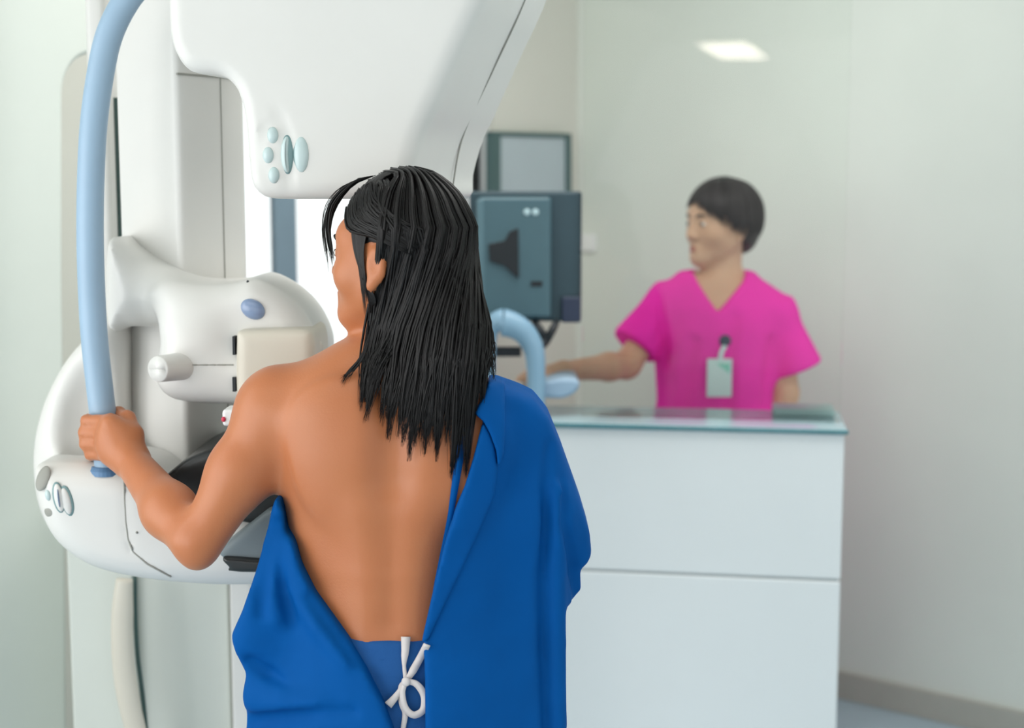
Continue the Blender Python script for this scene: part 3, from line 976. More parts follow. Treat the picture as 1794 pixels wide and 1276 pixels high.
# silhouette of the cloth
SIL = px2([(838, 742), (842, 715), (860, 672), (905, 688), (935, 702), (962, 735), (985, 790), (1004, 845), (1022, 898), (1036, 945), (1040, 985), (1034, 1000), (1019, 1013),
           (1021, 1050), (1006, 1068), (990, 1075), (990, 1200), (988, 1400), (1000, 2400), (360, 2400), (420, 1400), (434, 1270), (436, 1170), (418, 1130), (411, 1104), (430, 1062), (446, 1010), (464, 950), (478, 890), (482, 872), (491, 870),
           (500, 930), (600, 1000), (700, 1000), (800, 900)], YG)
gown.fn(lambda P: poly2(P[:, 0], P[:, 2], SIL), None, 0, 0.012, 'i')
# the open back
OPEN = px2([(491, 860), (496, 905), (505, 950), (520, 1000), (548, 1045), (580, 1080), (612, 1115), (645, 1160), (676, 1215), (705, 1290), (716, 1340), (746, 1340), (748, 1250), (747, 1180), (744, 1118),
            (764, 1030), (783, 953), (800, 894), (818, 853), (834, 800), (841, 768), (846, 738), (836, 728), (700, 640), (560, 640)], YG - 0.05)
gown.fn(lambda P: np.maximum(poly2(P[:, 0], P[:, 2], OPEN), (P[:, 1] - (TY + 0.01))), None, 0, 0.006, 's')
# folds
def crease(pts, r, k, sunk=0.0, lift=None):
    q = [gown.surf(a, b, 1.75, 2.3) + np.array([0, sunk, 0]) for a, b in pts]
    gown.chain(q, [r] * len(q) if np.isscalar(r) else r, k, op='s')
def ridge(pts, r, k, sunk=0.0):
    q = [gown.surf(a, b, 1.75, 2.3) + np.array([0, sunk, 0]) for a, b in pts]
    gown.chain(q, [r] * len(q) if np.isscalar(r) else r, k)
crease([(963, 780), (961, 860), (960, 1000), (961, 1130), (966, 1275)], [0.004, 0.010, 0.013, 0.014, 0.014], 0.010)
ridge([(977, 860), (975, 1000), (975, 1130), (977, 1275)], 0.012, 0.014, 0.004)
crease([(986, 840), (993, 920), (1004, 1000), (1012, 1050)], [0.004, 0.008, 0.009, 0.006], 0.010)
ridge([(486, 905), (478, 960), (476, 1020), (484, 1085)], [0.004, 0.008, 0.012, 0.006], 0.02, 0.004)
crease([(487, 915), (492, 970), (500, 1030), (512, 1090)], [0.004, 0.009, 0.012, 0.006], 0.014)
crease([(480, 920), (466, 975), (458, 1030), (456, 1075)], [0.004, 0.009, 0.011, 0.005], 0.012)
ridge([(500, 960), (520, 1030), (560, 1100), (610, 1160)], [0.004, 0.008, 0.010, 0.006], 0.02, 0.003)
crease([(545, 1050), (590, 1110), (625, 1160)], 0.009, 0.012)
crease([(438, 1160), (470, 1182), (508, 1206)], [0.008, 0.011, 0.006], 0.010)
ridge([(450, 1225), (500, 1232), (555, 1240)], [0.014, 0.016, 0.008], 0.03, 0.004)
crease([(440, 1268), (500, 1262), (560, 1252), (620, 1248)], [0.013, 0.013, 0.009, 0.004], 0.012)
gw = sdf_obj('gown', gown, (-0.46, 1.84, 0.44), (0.20, 2.32, 1.36), 0.0048, M['gown'], pat, 2)

# turned back facing and collar along the right edge of the opening
def facing(name, poly, lift):
    pl = px2(poly, YG - 0.06)
    def f(P):
        return smax(np.maximum(gown.ev(P) - lift, -gown.ev(P) - 0.012), np.maximum(poly2(P[:, 0], P[:, 2], pl), P[:, 1] - (TY + 0.0)), 0.003)
    fs = SDF().fn(f, None, 0, 0.001)
    return sdf_obj(name, fs, (-0.18, 1.85, 0.88), (0.03, 2.09, 1.36), 0.0032, M['gown'], gw, 2)
facing('facing', [(846, 740), (858, 760), (867, 785), (872, 825), (866, 872), (838, 936), (814, 986), (782, 1050), (752, 1112), (740, 1118), (760, 1030), (779, 953), (796, 894), (814, 853), (830, 800), (838, 768)], 0.006)
facing('collar', [(830, 725), (846, 700), (856, 672), (884, 680), (885, 760), (882, 800), (873, 824), (869, 790), (858, 760), (846, 738)], 0.011)

# ties
def on_body(px, py, lift=0.004):
    a = gown.surf(px, py, 1.75, 2.2); b = body.surf(px, py, 1.75, 2.2); c = tr.surf(px, py, 1.75, 2.2)
    y = min(a[1] if gown.ev(np.array([a], f32))[0] < 0.003 else 9, b[1], c[1] if tr.ev(np.array([c], f32))[0] < 0.003 else 9)
    return at(px, py, y - lift)
bm = bmesh.new()
add_ribbon(bm, catmull([on_body(a, b, 0.003) for a, b in ((813, 742), (805, 800), (796, 860), (788, 910), (776, 970), (764, 1030), (756, 1085), (748, 1112))], 40),
           np.interp(np.linspace(0, 1, 40), [0, 0.4, 1], [0.015, 0.008, 0.007]))
obj('gown_tie', bm, M['gown'], pat, smooth=True)
bm = bmesh.new()
KN = (711, 1194)
def rib(pts, w, lift=0.005, n=24):
    add_ribbon(bm, catmull([on_body(a, b, lift) for a, b in pts], n), w)
rib([(711, 1116), (710, 1140), (708, 1165), (711, 1194)], np.interp(np.linspace(0, 1, 24), [0, 0.45, 0.7, 1], [0.0135, 0.010, 0.005, 0.006]))
rib([(748, 1130), (735, 1155), (722, 1178), (712, 1194)], np.interp(np.linspace(0, 1, 24), [0, 0.6, 1], [0.010, 0.011, 0.006]), 0.006)
rib([(711, 1194), (728, 1198), (740, 1212), (744, 1228), (740, 1246), (724, 1253), (710, 1240), (705, 1215), (710, 1196)], np.interp(np.linspace(0, 1, 40), [0, 0.2, 0.6, 1], [0.007, 0.010, 0.010, 0.007]), 0.009, 40)
rib([(711, 1194), (700, 1212), (690, 1225), (680, 1236)], np.interp(np.linspace(0, 1, 24), [0, 1], [0.006, 0.012]), 0.007)
rib([(710, 1194), (702, 1205), (704, 1232), (710, 1250), (706, 1280), (704, 1320)], np.interp(np.linspace(0, 1, 24), [0, 0.5, 1], [0.006, 0.009, 0.005]), 0.004)
p = on_body(711, 1195, 0.009)
b2 = ellip(p, (0.0065, 0.004, 0.007), None, 14)
me = bpy.data.meshes.new('t'); b2.to_mesh(me); b2.free(); bm.from_mesh(me)
obj('drawstring', bm, M['ribbon'], pat, smooth=True)

# hair
hs = Strands()
ec = np.array([0, -0.012, 0.016]); er_ = np.array([0.0835, 0.099, 0.103])
def scalp(phi, lat, jit=0.0):
    c = math.cos(lat)
    d = np.array([math.sin(phi) * c, math.cos(phi) * c, math.sin(lat)])
    return Lh(*(ec + d * (er_ + jit)))
rad = math.radians
NCL = 40
qk = [0, 0.08, 0.16, 0.25, 0.35, 0.45, 0.55, 0.65, 0.75, 0.85, 1.0]
mid_px = [650, 662, 678, 705, 738, 770, 800, 828, 849, 849, 838]
mid_Y = [2.03, 2.01, 1.995, 1.98, 1.965, 1.955, 1.95, 1.955, 1.985, 2.03, 2.06]
end_px = [636, 641, 654, 682, 710, 742, 774, 806, 838, 852, 852]
end_py = [690, 712, 735, 794, 802, 812, 824, 820, 750, 700, 680]
end_Y = [2.01, 1.99, 1.975, 1.962, 1.955, 1.952, 1.95, 1.955, 1.97, 2.0, 2.04]
clump = []
for i in range(NCL):
    q = (i + rng.uniform(0.1, 0.9)) / NCL
    clump.append((q, np.interp(q, qk, end_px) + rng.normal(0, 7), np.interp(q, qk, end_py) + rng.uniform(-75, 36)))
def hang_clear(p, m=0.004):
    # keep a strand point on the camera side of the skin
    v = body.ev(np.array([p], f32))[0]
    it = 0
    while v < m and it < 12:
        p = p + np.array([0, -(m - v) - 0.002, 0])
        v = body.ev(np.array([p], f32))[0]
        it += 1
    return p
N = 1900
for i in range(N):
    q = (i + rng.uniform()) / N
    ang = -95 - q * 170                      # left ear -> back -> right
    # comb: roots ahead of the ear sweep back over it
    root_ang = ang
    if q < 0.24 and i % 2:
        root_ang = -98 + 62 * (q / 0.24) + rng.normal(0, 2)
    if q > 0.80 and i % 2:
        root_ang = -262 - 60 * (q - 0.80) / 0.2
    jit = rng.uniform(-0.004, 0.006) + 0.003 * math.sin(q * 90)
    yy = np.interp(abs(((root_ang + 180) % 360) - 180), [35, 90, 130, 180], [0.085, 0.03, -0.01, -0.05])
    sg = -1 if q < 0.5 else 1
    top = Lh(sg * (0.003 + abs(rng.normal(0, 0.002))) if abs(q - 0.5) > 0.12 else rng.normal(0, 0.006), yy + rng.normal(0, 0.008), 0.0)
    # project the parting start on to the hair shell
    lx = (sg * 0.004) / er_[0]; ly = np.clip((yy - ec[1]) / er_[1], -0.92, 0.95)
    lz = math.sqrt(max(0.02, 1 - lx * lx - ly * ly))
    st = Lh(*(ec + (er_ + jit) * np.array([lx, ly, lz])))
    pts = [st]
    lats = [66, 45, 25, 6]
    for k, la in enumerate(lats):
        u = (k + 1) / len(lats)
        aa = root_ang + (ang - root_ang) * u ** 1.1
        if abs(((root_ang + 180) % 360) - 180) < 95:
            la = [52, 36, 20, 5][k] + rng.normal(0, 1.5)
        pts.append(scalp(rad(aa), rad(la), jit))
    mpx = np.interp(q, qk, mid_px) + rng.normal(0, 5)
    mY = np.interp(q, qk, mid_Y) - rng.uniform(-0.002, 0.012)
    m1 = hang_clear(at(mpx, 585 + rng.normal(0, 8), mY), 0.003)
    ci = min(NCL - 1, max(0, int(q * NCL + rng.normal(0, 0.9))))
    cq, cpx, cpy = clump[ci]
    pull = rng.uniform(0.72, 1.0)
    epx = np.interp(q, qk, end_px) * (1 - pull) + cpx * pull + rng.normal(0, 2.0)
    epy = np.interp(q, qk, end_py) * (1 - pull) + cpy * pull - abs(rng.normal(0, 22))
    eY = np.interp(q, qk, end_Y)
    e1 = hang_clear(at(epx, epy, eY), 0.003)
    m2 = (m1 * 0.45 + e1 * 0.55)
    m2 = hang_clear(m2 + np.array([rng.normal(0, 0.003), -0.004, 0]), 0.003)
    pts += [m1, m2, e1]
    rdir = st - HC
    hs.add(pts, rng.uniform(0.0022, 0.0046), 18, ref=np.array([0.15, -1, 0.15]))
# forelock and loose wisps
for i in range(40):
    t = rng.uniform(-0.3, 1.1); u = rng.normal(0, 0.0035)
    pts = [Lh(-0.006 * t, 0.045 + 0.02 * t, 0.112 - 0.004 * t), Lh(-0.006 - 0.012 * t, 0.084 + u, 0.096 - 0.006 * t), Lh(-0.010 - 0.012 * t, 0.108 - 0.006 * t + u, 0.066),
           Lh(-0.016 - 0.010 * t, 0.114 - 0.010 * t + u, 0.034), Lh(-0.022 - 0.01 * t, 0.107 - 0.012 * t + u, 0.006), Lh(-0.034 - 0.012 * t, 0.094 - 0.012 * t + u, -0.008 + rng.normal(0, 0.008))]
    hs.add(pts, rng.uniform(0.0010, 0.0024), 14, ref=np.array([-0.3, -0.9, 0.1]))
def udir(phi, lat):
    c = math.cos(rad(lat))
    return np.array([math.sin(rad(phi)) * c, math.cos(rad(phi)) * c, math.sin(rad(lat))])
for i in range(560):
    p = rng.uniform(); v = rng.uniform() ** 1.3
    ly = 0.93 - 0.95 * p
    ds = np.array([-0.05, ly, math.sqrt(max(0.03, 1 - ly * ly - 0.0025))])
    d1 = udir(-44 - 30 * p, 44 + 14 * p - 20 * v * (1 - p))
    d2 = udir(-62 - 26 * p, 18 + 24 * p - 8 * v)
    d3 = udir(-92 - 14 * p, 6 + 14 * p)
    d4 = udir(-122 - 6 * p, -6 + 8 * p)
    jt = rng.uniform(0.0, 0.006)
    pts = []
    for d in (ds, d1, d2, d3, d4):
        d = d / np.linalg.norm(d)
        pts.append(Lh(*(ec + d * (er_ + jt))))
    hs.add(pts, rng.uniform(0.0022, 0.0044), 16, ref=np.array([-0.6, -0.8, 0.2]))
for i in range(170):
    t = rng.uniform()
    dl = rng.uniform(0, 1) ** 2.2
    b1 = Lh(-0.0775 + 0.006 * (1 - t), 0.030 - 0.022 * t, 0.012)
    b2 = Lh(-0.0785 + 0.007 * (1 - t), 0.022 - 0.016 * t, -0.012 - 0.006 * t)
    b3 = Lh(-0.076 + 0.006 * (1 - t), 0.012 - 0.010 * t, -0.034 - 0.050 * dl)
    pts = [scalp(rad(-60 - 24 * t), rad(16), 0.001), b1, b2, b3]
    hs.add(pts, rng.uniform(0.0009, 0.0024), 12, ref=np.array([-0.6, -0.8, 0.2]))
for i in range(90):
    t = rng.uniform()
    pts = [Lh(-0.076, 0.012 - 0.012 * t, -0.030 - 0.01 * t), Lh(-0.070, 0.004 - 0.012 * t, -0.062), at(645 + 8 * t, 560 + rng.normal(0, 6), 2.015), hang_clear(at(638 + 16 * t + rng.normal(0, 3), 628 + rng.normal(0, 14), 2.0))]
    hs.add(pts, rng.uniform(0.0010, 0.0024), 12, ref=np.array([-0.4, -0.9, 0.2]))
for i in range(26):
    t = rng.uniform()
    pts = [at(655, 560, 2.0), at(640 - 6 * t, 620, 1.985), at(622 - 14 * t, 648 + 4 * t, 1.985), hang_clear(at(608 - 10 * t + rng.normal(0, 4), 668 + rng.normal(0, 6), 1.99))]
    hs.add(pts, rng.uniform(0.001, 0.002), 12)
v1, q1 = hs.arrays()
# dense under layer so that no scalp shows
us = SDF().ell(Lh(0, -0.014, 0.018), np.array((0.0775, 0.093, 0.0935)), 0.01, 'u', HR)
us.chain([Lh(0.01, -0.045, -0.02), at(742, 560, 2.025), at(752, 680, 2.0)], [0.046, 0.050, 0.03], 0.04, 0.03)
us.cap(at(715, 560, 2.03), at(712, 680, 2.005), 0.042, 0.026, 0.03)
us.cap(at(800, 560, 2.035), at(808, 690, 2.01), 0.036, 0.022, 0.03)
# keep the face and the ear clear
us.fn(lambda P: ((np.asarray(P) - HC) @ HR)[:, 1] - 0.045 - 0.55 * (((np.asarray(P) - HC) @ HR)[:, 2] - 0.02) , None, 0, 0.01, 'i')
us.ell(Lh(-0.085, 0.0, -0.03), (0.035, 0.034, 0.05), 0.01, 's', HR)
v2, q2 = us.mesh((-0.36, 1.85, 1.2), (0.06, 2.25, 1.64), 0.006, 2)
ho = link('hair', np_mesh('hair', np.vstack([v1, v2]), np.vstack([q1, q2 + len(v1)])), M['hair'])
par(ho, pat)

# ------------------------------------------------------------------ nurse
NY = 3.95
nx = at(1254, 600, NY)[0]
nur = thing('person', 'person with short dark hair in a bright pink scrub top behind the counter', 'person', (nx, NY, 0))
zs = lambda py, Y=NY: at(1254, py, Y)[2]
NT = [(0.70, nx, NY, 0.172, 0.118), (0.86, nx, NY, 0.170, 0.115), (0.98, nx, NY, 0.140, 0.098), (1.10, nx, NY, 0.148, 0.108), (1.18, nx, NY, 0.158, 0.112), (1.25, nx, NY, 0.160, 0.098),
      (1.30, nx, NY, 0.130, 0.075), (1.335, nx, NY, 0.080, 0.062)]
nb_ = SDF().loft(NT, 0.02)
NHC = np.array([at(1263, 390, NY)[0], NY - 0.01, at(1263, 390, NY)[2]])
NR_ = frame(rad(118), rad(-2))
NS = 1.04
nb_.cap((nx + 0.005, NY, 1.28), NHC + np.array([0.012, 0.01, -0.06]), 0.058, 0.050, 0.03)
nsl = at(1172, 530, NY); nsr = at(1362, 548, NY)
nb_.cap((nx - 0.05, NY, 1.285), nsl, 0.048, 0.044, 0.04)
nb_.cap((nx + 0.05, NY, 1.285), nsr, 0.048, 0.044, 0.04)
nel = at(1098, 640, 3.87); nwr = at(988, 650, 3.64)
nb_.chain([nsl, nel], [0.046, 0.036], 0.03, 0.02)
nb_.chain([nel, nel * 0.7 + nwr * 0.3, nwr], [0.037, 0.037, 0.025], 0.02, 0.02)
ner = at(1376, 690, NY - 0.005); nrw = at(1335, 845, NY - 0.07)
nb_.chain([nsr, ner], [0.046, 0.036], 0.03, 0.02)
nb_.chain([ner, nrw], [0.036, 0.025], 0.02, 0.02)
# right hand resting on the shelf
kn = at(955, 652, 3.60)
for i in range(4):
    off = np.array([0.0, 0.036 - i * 0.024, 0.002 - abs(i - 1) * 0.003])
    k0 = kn + off
    nb_.cap(nwr, k0, 0.021, 0.013, 0.014)
    ln = [0.036, 0.042, 0.039, 0.030][i]
    nb_.chain([k0, k0 + np.array([-ln, 0, -0.004]), k0 + np.array([-ln * 1.55, 0, -0.020]), k0 + np.array([-ln * 1.8, 0, -0.034])], [0.0105, 0.0095, 0.0085, 0.0075], 0.006, 0.005)
nb_.chain([nwr + np.array([-0.02, -0.012, -0.004]), nwr + np.array([-0.055, -0.045, -0.018]), nwr + np.array([-0.085, -0.05, -0.028])], [0.015, 0.0115, 0.009], 0.012, 0.006)
# left hand on the counter edge
hd = (nrw - ner); hd /= np.linalg.norm(hd)
nb_.ell(nrw + hd * 0.05, (0.02, 0.036, 0.045), 0.015)
for i in range(4):
    k0 = nrw + hd * 0.085 + np.array([0, 0.028 - i * 0.019, 0])
    nb_.chain([k0, k0 + hd * 0.035, k0 + hd * 0.055 + np.array([-0.014, 0, 0])], [0.0095, 0.0088, 0.0075], 0.006, 0.005)
nb_.chain([nrw + hd * 0.03 + np.array([-0.01, -0.025, 0]), nrw + hd * 0.06 + np.array([-0.03, -0.04, 0]), nrw + hd * 0.08 + np.array([-0.04, -0.04, 0])], [0.013, 0.0105, 0.009], 0.01, 0.006)
for sg in (-1, 1):
    hx = nx + sg * 0.085
    nb_.chain([(hx, NY, 0.74), (hx, NY - 0.01, 0.45), (hx, NY + 0.005, 0.09)], [0.085, 0.056, 0.036], 0.03, 0.03)
    nb_.chain([(hx, NY + 0.03, 0.032), (hx + sg * 0.01, NY - 0.10, 0.03), (hx + sg * 0.015, NY - 0.17, 0.022)], [0.034, 0.036, 0.022], 0.03, 0.02)
LN = add_head(nb_, NHC, NR_, NS)
sdf_obj('body', nb_, (nx - 0.60, 3.5, -0.012), (nx + 0.42, 4.12, 1.70), 0.0065, M['skin2'], nur, 2)
add_face(nur, LN, NR_, NS, brow_m=M['hair2'])
# scrub top
sc = SDF().loft([(a, b, c, d + 0.006, e) for a, b, c, d, e in NT], 0.02, off=0.016, zlo=0.74, zhi=1.345, kz=0.02)
sc.cap((nx - 0.05, NY, 1.285), nsl + np.array([0, 0, 0.002]), 0.058, 0.054, 0.04)
sc.cap((nx + 0.05, NY, 1.285), nsr + np.array([0, 0, 0.002]), 0.058, 0.052, 0.04)
def sleeve(a, b, r1, r2):
    a = np.asarray(a, f32); b = np.asarray(b, f32)
    ax = (b - a) / np.linalg.norm(b - a); L_ = float(np.linalg.norm(b - a))
    def f(P):
        q = P - a
        t = q @ ax
        rr = np.linalg.norm(q - t[:, None] * ax, axis=1)
        d = rr - (r1 + (r2 - r1) * np.clip(t / L_, 0, 1))
        return smax(d * 0.95, np.maximum(t - L_, -t - 0.02), 0.008)
    sc.fn(f, (a + b) / 2, L_ / 2 + max(r1, r2) + 0.03, 0.03)
sleeve(at(1172, 528, NY), at(1110, 608, 3.895), 0.056, 0.070)
sleeve(at(1360, 548, NY), at(1399, 648, NY - 0.005), 0.050, 0.070)
sc.cap((nx + 0.005, NY + 0.005, 1.25), NHC + np.array([0.0, 0.0, -0.02]), 0.060, 0.066, 0.008, 's')
VN = px2([(1216, 470), (1222, 492), (1238, 520), (1255, 546), (1276, 524), (1306, 492), (1312, 470), (1262, 440)], NY - 0.08)
sc.fn(lambda P: np.maximum(poly2(P[:, 0], P[:, 2], VN), P[:, 1] - NY), None, 0, 0.006, 's')
def scf(pts, r, k, op='s', sunk=0):
    q = [sc.surf(a, b, 3.5, 4.2) + np.array([0, sunk, 0]) for a, b in pts]
    sc.chain(q, [r] * len(q), k, op=op)
scf([(1156, 520), (1160, 570), (1166, 640)], 0.006, 0.02)
scf([(1352, 600), (1345, 660), (1340, 715)], 0.008, 0.03)
scf([(1290, 560), (1280, 620), (1275, 715)], 0.006, 0.03)
scf([(1215, 600), (1205, 660), (1200, 715)], 0.004, 0.03)
scf([(1160, 570), (1142, 605)], 0.002, 0.012)
sdf_obj('scrub_top', sc, (nx - 0.36, 3.72, 0.70), (nx + 0.36, 4.14, 1.40), 0.0065, M['pink'], nur, 2)
nt_ = SDF().loft(NT, 0.02, off=0.010, zlo=0.6, zhi=0.93, kz=0.006)
for sg in (-1, 1):
    hx = nx + sg * 0.088
    nt_.chain([(hx, NY, 0.72), (hx, NY, 0.45), (hx, NY, 0.10)], [0.098, 0.080, 0.070], 0.02, 0.03)
nt_.fn(lambda P: 0.085 - P[:, 2], None, 0, 0.004, 'i')
sdf_obj('scrub_trousers', nt_, (nx - 0.26, NY - 0.2, 0.05), (nx + 0.26, NY + 0.2, 1.0), 0.012, M['pink'], nur, 2)
# nurse hair
hn = Strands()
ecn = np.array([0, -0.012, 0.016]); ern = np.array([0.088, 0.106, 0.100])
def scn(phi, lat, j=0.0):
    c = math.cos(lat) if lat > 0 else math.cos(lat * 0.55)
    return LN(*(ecn + np.array([math.sin(phi) * c, math.cos(phi) * c, math.sin(lat)]) * (ern + j)))
ak = [0, 25, 50, 75, 95, 120, 150, 180]
lk = [20, 12, -2, -22, -34, -42, -46, -47]
for i in range(1000):
    a = rng.uniform(-180, 180)
    la = np.interp(abs(a), ak, lk) + rng.normal(0, 3) + (10 if a > 0 and abs(a) < 60 else 0)
    j = rng.uniform(-0.003, 0.006)
    la0 = 86
    pts = [scn(rad(a * 0.6 + 30 * (1 if abs(a) < 60 else 0)), rad(la0), j)]
    for u in (0.25, 0.5, 0.75, 1.0):
        tuck = -0.012 * max(0, (u - 0.7)) / 0.3 * (1 if abs(a) > 100 else 0)
        pts.append(scn(rad(a + (20 * (1 - u) if abs(a) < 60 else 0)), rad(la0 + (la - la0) * u), j + tuck))
    hn.add(pts, rng.uniform(0.004, 0.007), 14, ref=np.array(NR_ @ np.array([math.sin(rad(a)), math.cos(rad(a)), 0.3])))
v1, q1 = hn.arrays()
us = SDF().ell(LN(0, -0.014, 0.018), np.array((0.083, 0.099, 0.095)) * NS, 0.01, 'u', NR_)
us.ell(LN(0, -0.045, -0.035), np.array((0.070, 0.056, 0.055)) * NS, 0.02, 'u', NR_)
def facecut(P):
    q = ((np.asarray(P) - NHC) @ NR_) / NS
    return (q[:, 1] - 0.020 - 0.85 * (q[:, 2] + 0.002)) * 0.7
us.fn(facecut, None, 0, 0.01, 'i')
v2, q2 = us.mesh(NHC - 0.17, NHC + 0.17, 0.006, 2)
par(link('hair', np_mesh('hair', np.vstack([v1, v2]), np.vstack([q1, q2 + len(v1)])), M['hair2']), nur)
# badge
bp = sc.surf(1260, 660, 3.5, 4.2)
bY = bp[1] - 0.014
p0 = at(1238, 696, bY); p1 = at(1283, 629, bY)
bdg = thing('id_badge', 'pale identity badge clipped to the front of the pink scrub top', 'badge', (bp[0], bY, p0[2]))
obj('card', aabox(p0[0], p1[0], bY, bY + 0.004, p0[2], p1[2]), M['badge'], bdg, bevel=0.0015)
q0 = at(1254, 655, bY); q1_ = at(1279, 637, bY)
obj('card_print', prism([(q0[0], bY - 0.0012, q1_[2]), (q1_[0], bY - 0.0012, q1_[2]), (q1_[0], bY - 0.0012, q0[2])], (0, 0.0015, 0)), M['badge2'], bdg)
rp = sc.surf(1270, 597, 3.5, 4.2)
obj('badge_reel', ellip(rp + np.array([0, -0.004, 0]), (0.0165, 0.007, 0.0165)), M['navy'], bdg, smooth=True)
bm = bmesh.new()
add_ribbon(bm, catmull([rp + np.array([0, -0.008, -0.012]), at(1264, 618, bY), at(1262, 631, bY)], 12), 0.012)
obj('badge_strap', bm, M['badge'], bdg)

# ------------------------------------------------------------------ counter
YC = 3.28
cr = at(1480, 752, YC)          # right front top corner
cdir = np.array([-math.cos(rad(9)), math.sin(rad(9)), 0])   # to the left along the front
cback = np.array([math.sin(rad(9)), math.cos(rad(9)), 0])
cz = cr[2]
LC = 1.05
DC = 0.27
c0 = np.array([cr[0], cr[1], 0])
ctr = thing('reception_counter', 'white panelled counter standing in front of the pink scrubs', 'counter', c0 + cdir * LC / 2 + cback * DC / 2)
zsm = hit(1470, 1018, cr, cback)[2]
obj('counter_panel', box(c0, cdir * LC, cback * DC, (0, 0, zsm - 0.003)), M['ctr'], ctr, bevel=0.004)
obj('counter_panel', box(c0 + np.array([0, 0, zsm + 0.003]), cdir * LC, cback * DC, (0, 0, cz - 0.014 - zsm - 0.003)), M['ctr'], ctr, bevel=0.004)
obj('panel_joint', box(c0 + np.array([0, 0, zsm - 0.003]) + cback * 0.006 + cdir * 0.006, cdir * (LC - 0.012), cback * (DC - 0.012), (0, 0, 0.006)), M['ctrseam'], ctr)
wt = thing('worktop', 'pale blue glass worktop lying along the white counter', 'worktop', c0 + cdir * LC / 2 + np.array([0, 0, cz]))
obj('worktop_slab', box(c0 + np.array([0, 0, cz - 0.0135]) - cback * 0.006 - cdir * 0.006, cdir * (LC + 0.012), cback * (DC + 0.012), (0, 0, 0.0135)), M['ctop'], wt, bevel=0.003)
obj('worktop_edge', box(c0 + np.array([0, 0, cz - 0.012]) - cback * 0.0085 - cdir * 0.0085, cdir * (LC + 0.02), cback * 0.004, (0, 0, 0.011)), M['cedge'], wt, bevel=0.002)
# low box at the back right of the worktop
ub = hit(1468, 712, c0 + cback * DC * 0.8, cback)
b0 = c0 + cdir * 0.012 + cback * (DC - 0.105) + np.array([0, 0, cz + 0.0005])
tag(obj('storage_tray', box(b0, cdir * 0.15, cback * 0.10, (0, 0, 0.020)), M['traym'], None, bevel=0.005), 'low grey green box at the right end of the worktop', 'box')
# glass screen standing behind the counter
gl = c0 + cback * 0.10
gx0 = hit(1021, 500, gl, cback); gx1 = hit(1500, 500, gl, cback)
g0 = np.array([gx0[0], gx0[1], cz + 0.001]); g1 = np.array([gx1[0], gx1[1], cz + 0.001])
g1c = c0 + cback * 0.10 + cdir * 0.004 + np.array([0, 0, cz + 0.001])
gsc = obj('glass_screen', box(g0, g1c - g0, cback * 0.008, (0, 0, HT - 0.002 - cz - 0.001)), M['glass'])
tag(gsc, 'clear glass screen on the counter, reflecting ceiling lamps', 'glass screen')

# ------------------------------------------------------------------ monitor on its stand
MY = 3.46
mon = thing('computer_monitor', 'dark grey monitor seen from behind on a curved blue stand', 'monitor', at(925, 560, MY))
a = at(822, 566, MY); b = at(1021, 335, MY)
obj('front_bezel', aabox(a[0], b[0], MY + 0.035, MY + 0.065, a[2], b[2]), M['mon2'], mon, bevel=0.008)
a = at(838, 558, MY); b = at(966, 345, MY)
bs = obj('back_cover', aabox(a[0], b[0], MY - 0.005, MY + 0.036, a[2], b[2]), M['mon'], mon, bevel=0.010)
a = at(984, 565, MY + 0.03); b = at(1019, 520, MY + 0.03)
obj('connector_box', aabox(a[0], b[0] - 0.002, MY + 0.02, MY + 0.036, a[2], b[2]), M['navy'], mon, bevel=0.004)
hg = [at(x, y, MY - 0.012) for x, y in ((856, 428), (884, 422), (893, 406), (908, 400), (909, 488), (896, 478), (884, 466), (858, 458))]
obj('mount_plate', prism(hg, (0, 0.012, 0)), M['dark'], bs, bevel=0.002)
for x in (923, 938):
    obj('badge_mark', ellip(at(x, 372, MY - 0.006), (0.0085, 0.002, 0.0085), None, 16), M['logo'], bs, smooth=True)
a = at(930, 502, MY - 0.006); b = at(950, 493, MY - 0.006)
obj('vent_slot', aabox(a[0], b[0], MY - 0.007, MY, a[2], b[2]), M['dark'], bs)
a = at(838, 560, MY); b = at(848, 350, MY)
obj('side_strip', aabox(a[0] - 0.004, b[0], MY - 0.008, MY + 0.03, a[2], b[2]), M['monl'], bs, bevel=0.003)
# stand
SY = 3.43
stn = thing('monitor_stand', 'curved sky blue monitor stand on the counter worktop', 'monitor stand', (at(905, 700, SY)[0], SY, cz))
ap = [at(x, y, SY) for x, y in ((938, 733), (939, 700), (939, 650), (935, 612), (920, 585), (898, 570), (872, 566), (858, 585), (856, 640), (856, 728))]
A_ = catmull(ap, 60)
bm = bmesh.new()
add_tube(bm, A_[:38], np.interp(np.linspace(0, 1, 38), [0, 0.3, 0.65, 1], [0.022, 0.022, 0.027, 0.034]), 18, flat=0.8)
obj('arch', bm, M['arch'], stn, smooth=True)
bm = bmesh.new()
add_tube(bm, A_[37:], np.interp(np.linspace(0, 1, 23), [0, 0.3, 1], [0.034, 0.02, 0.014]), 18, flat=0.8)
obj('rear_leg', bm, M['arch'], stn, smooth=True)
bm = bmesh.new()
add_tube(bm, [at(958, 596, SY + 0.02), at(946, 578, SY + 0.03), at(936, 562, SY + 0.04)], [0.010, 0.010, 0.008], 12)
add_tube(bm, [at(958, 596, SY + 0.02), at(968, 578, SY + 0.03), at(976, 562, SY + 0.04)], [0.010, 0.010, 0.008], 12)
add_tube(bm, [at(940, 612, SY), at(958, 596, SY + 0.02)], [0.014, 0.011], 12)
obj('neck', bm, M['dark'], stn, smooth=True)
a = at(868, 626, SY); b = at(906, 609, SY)
obj('crossbar', aabox(a[0], b[0] + 0.01, SY + 0.005, SY + 0.025, a[2], b[2]), M['dark'], stn, bevel=0.003)
a = at(950, 664, SY + 0.12)
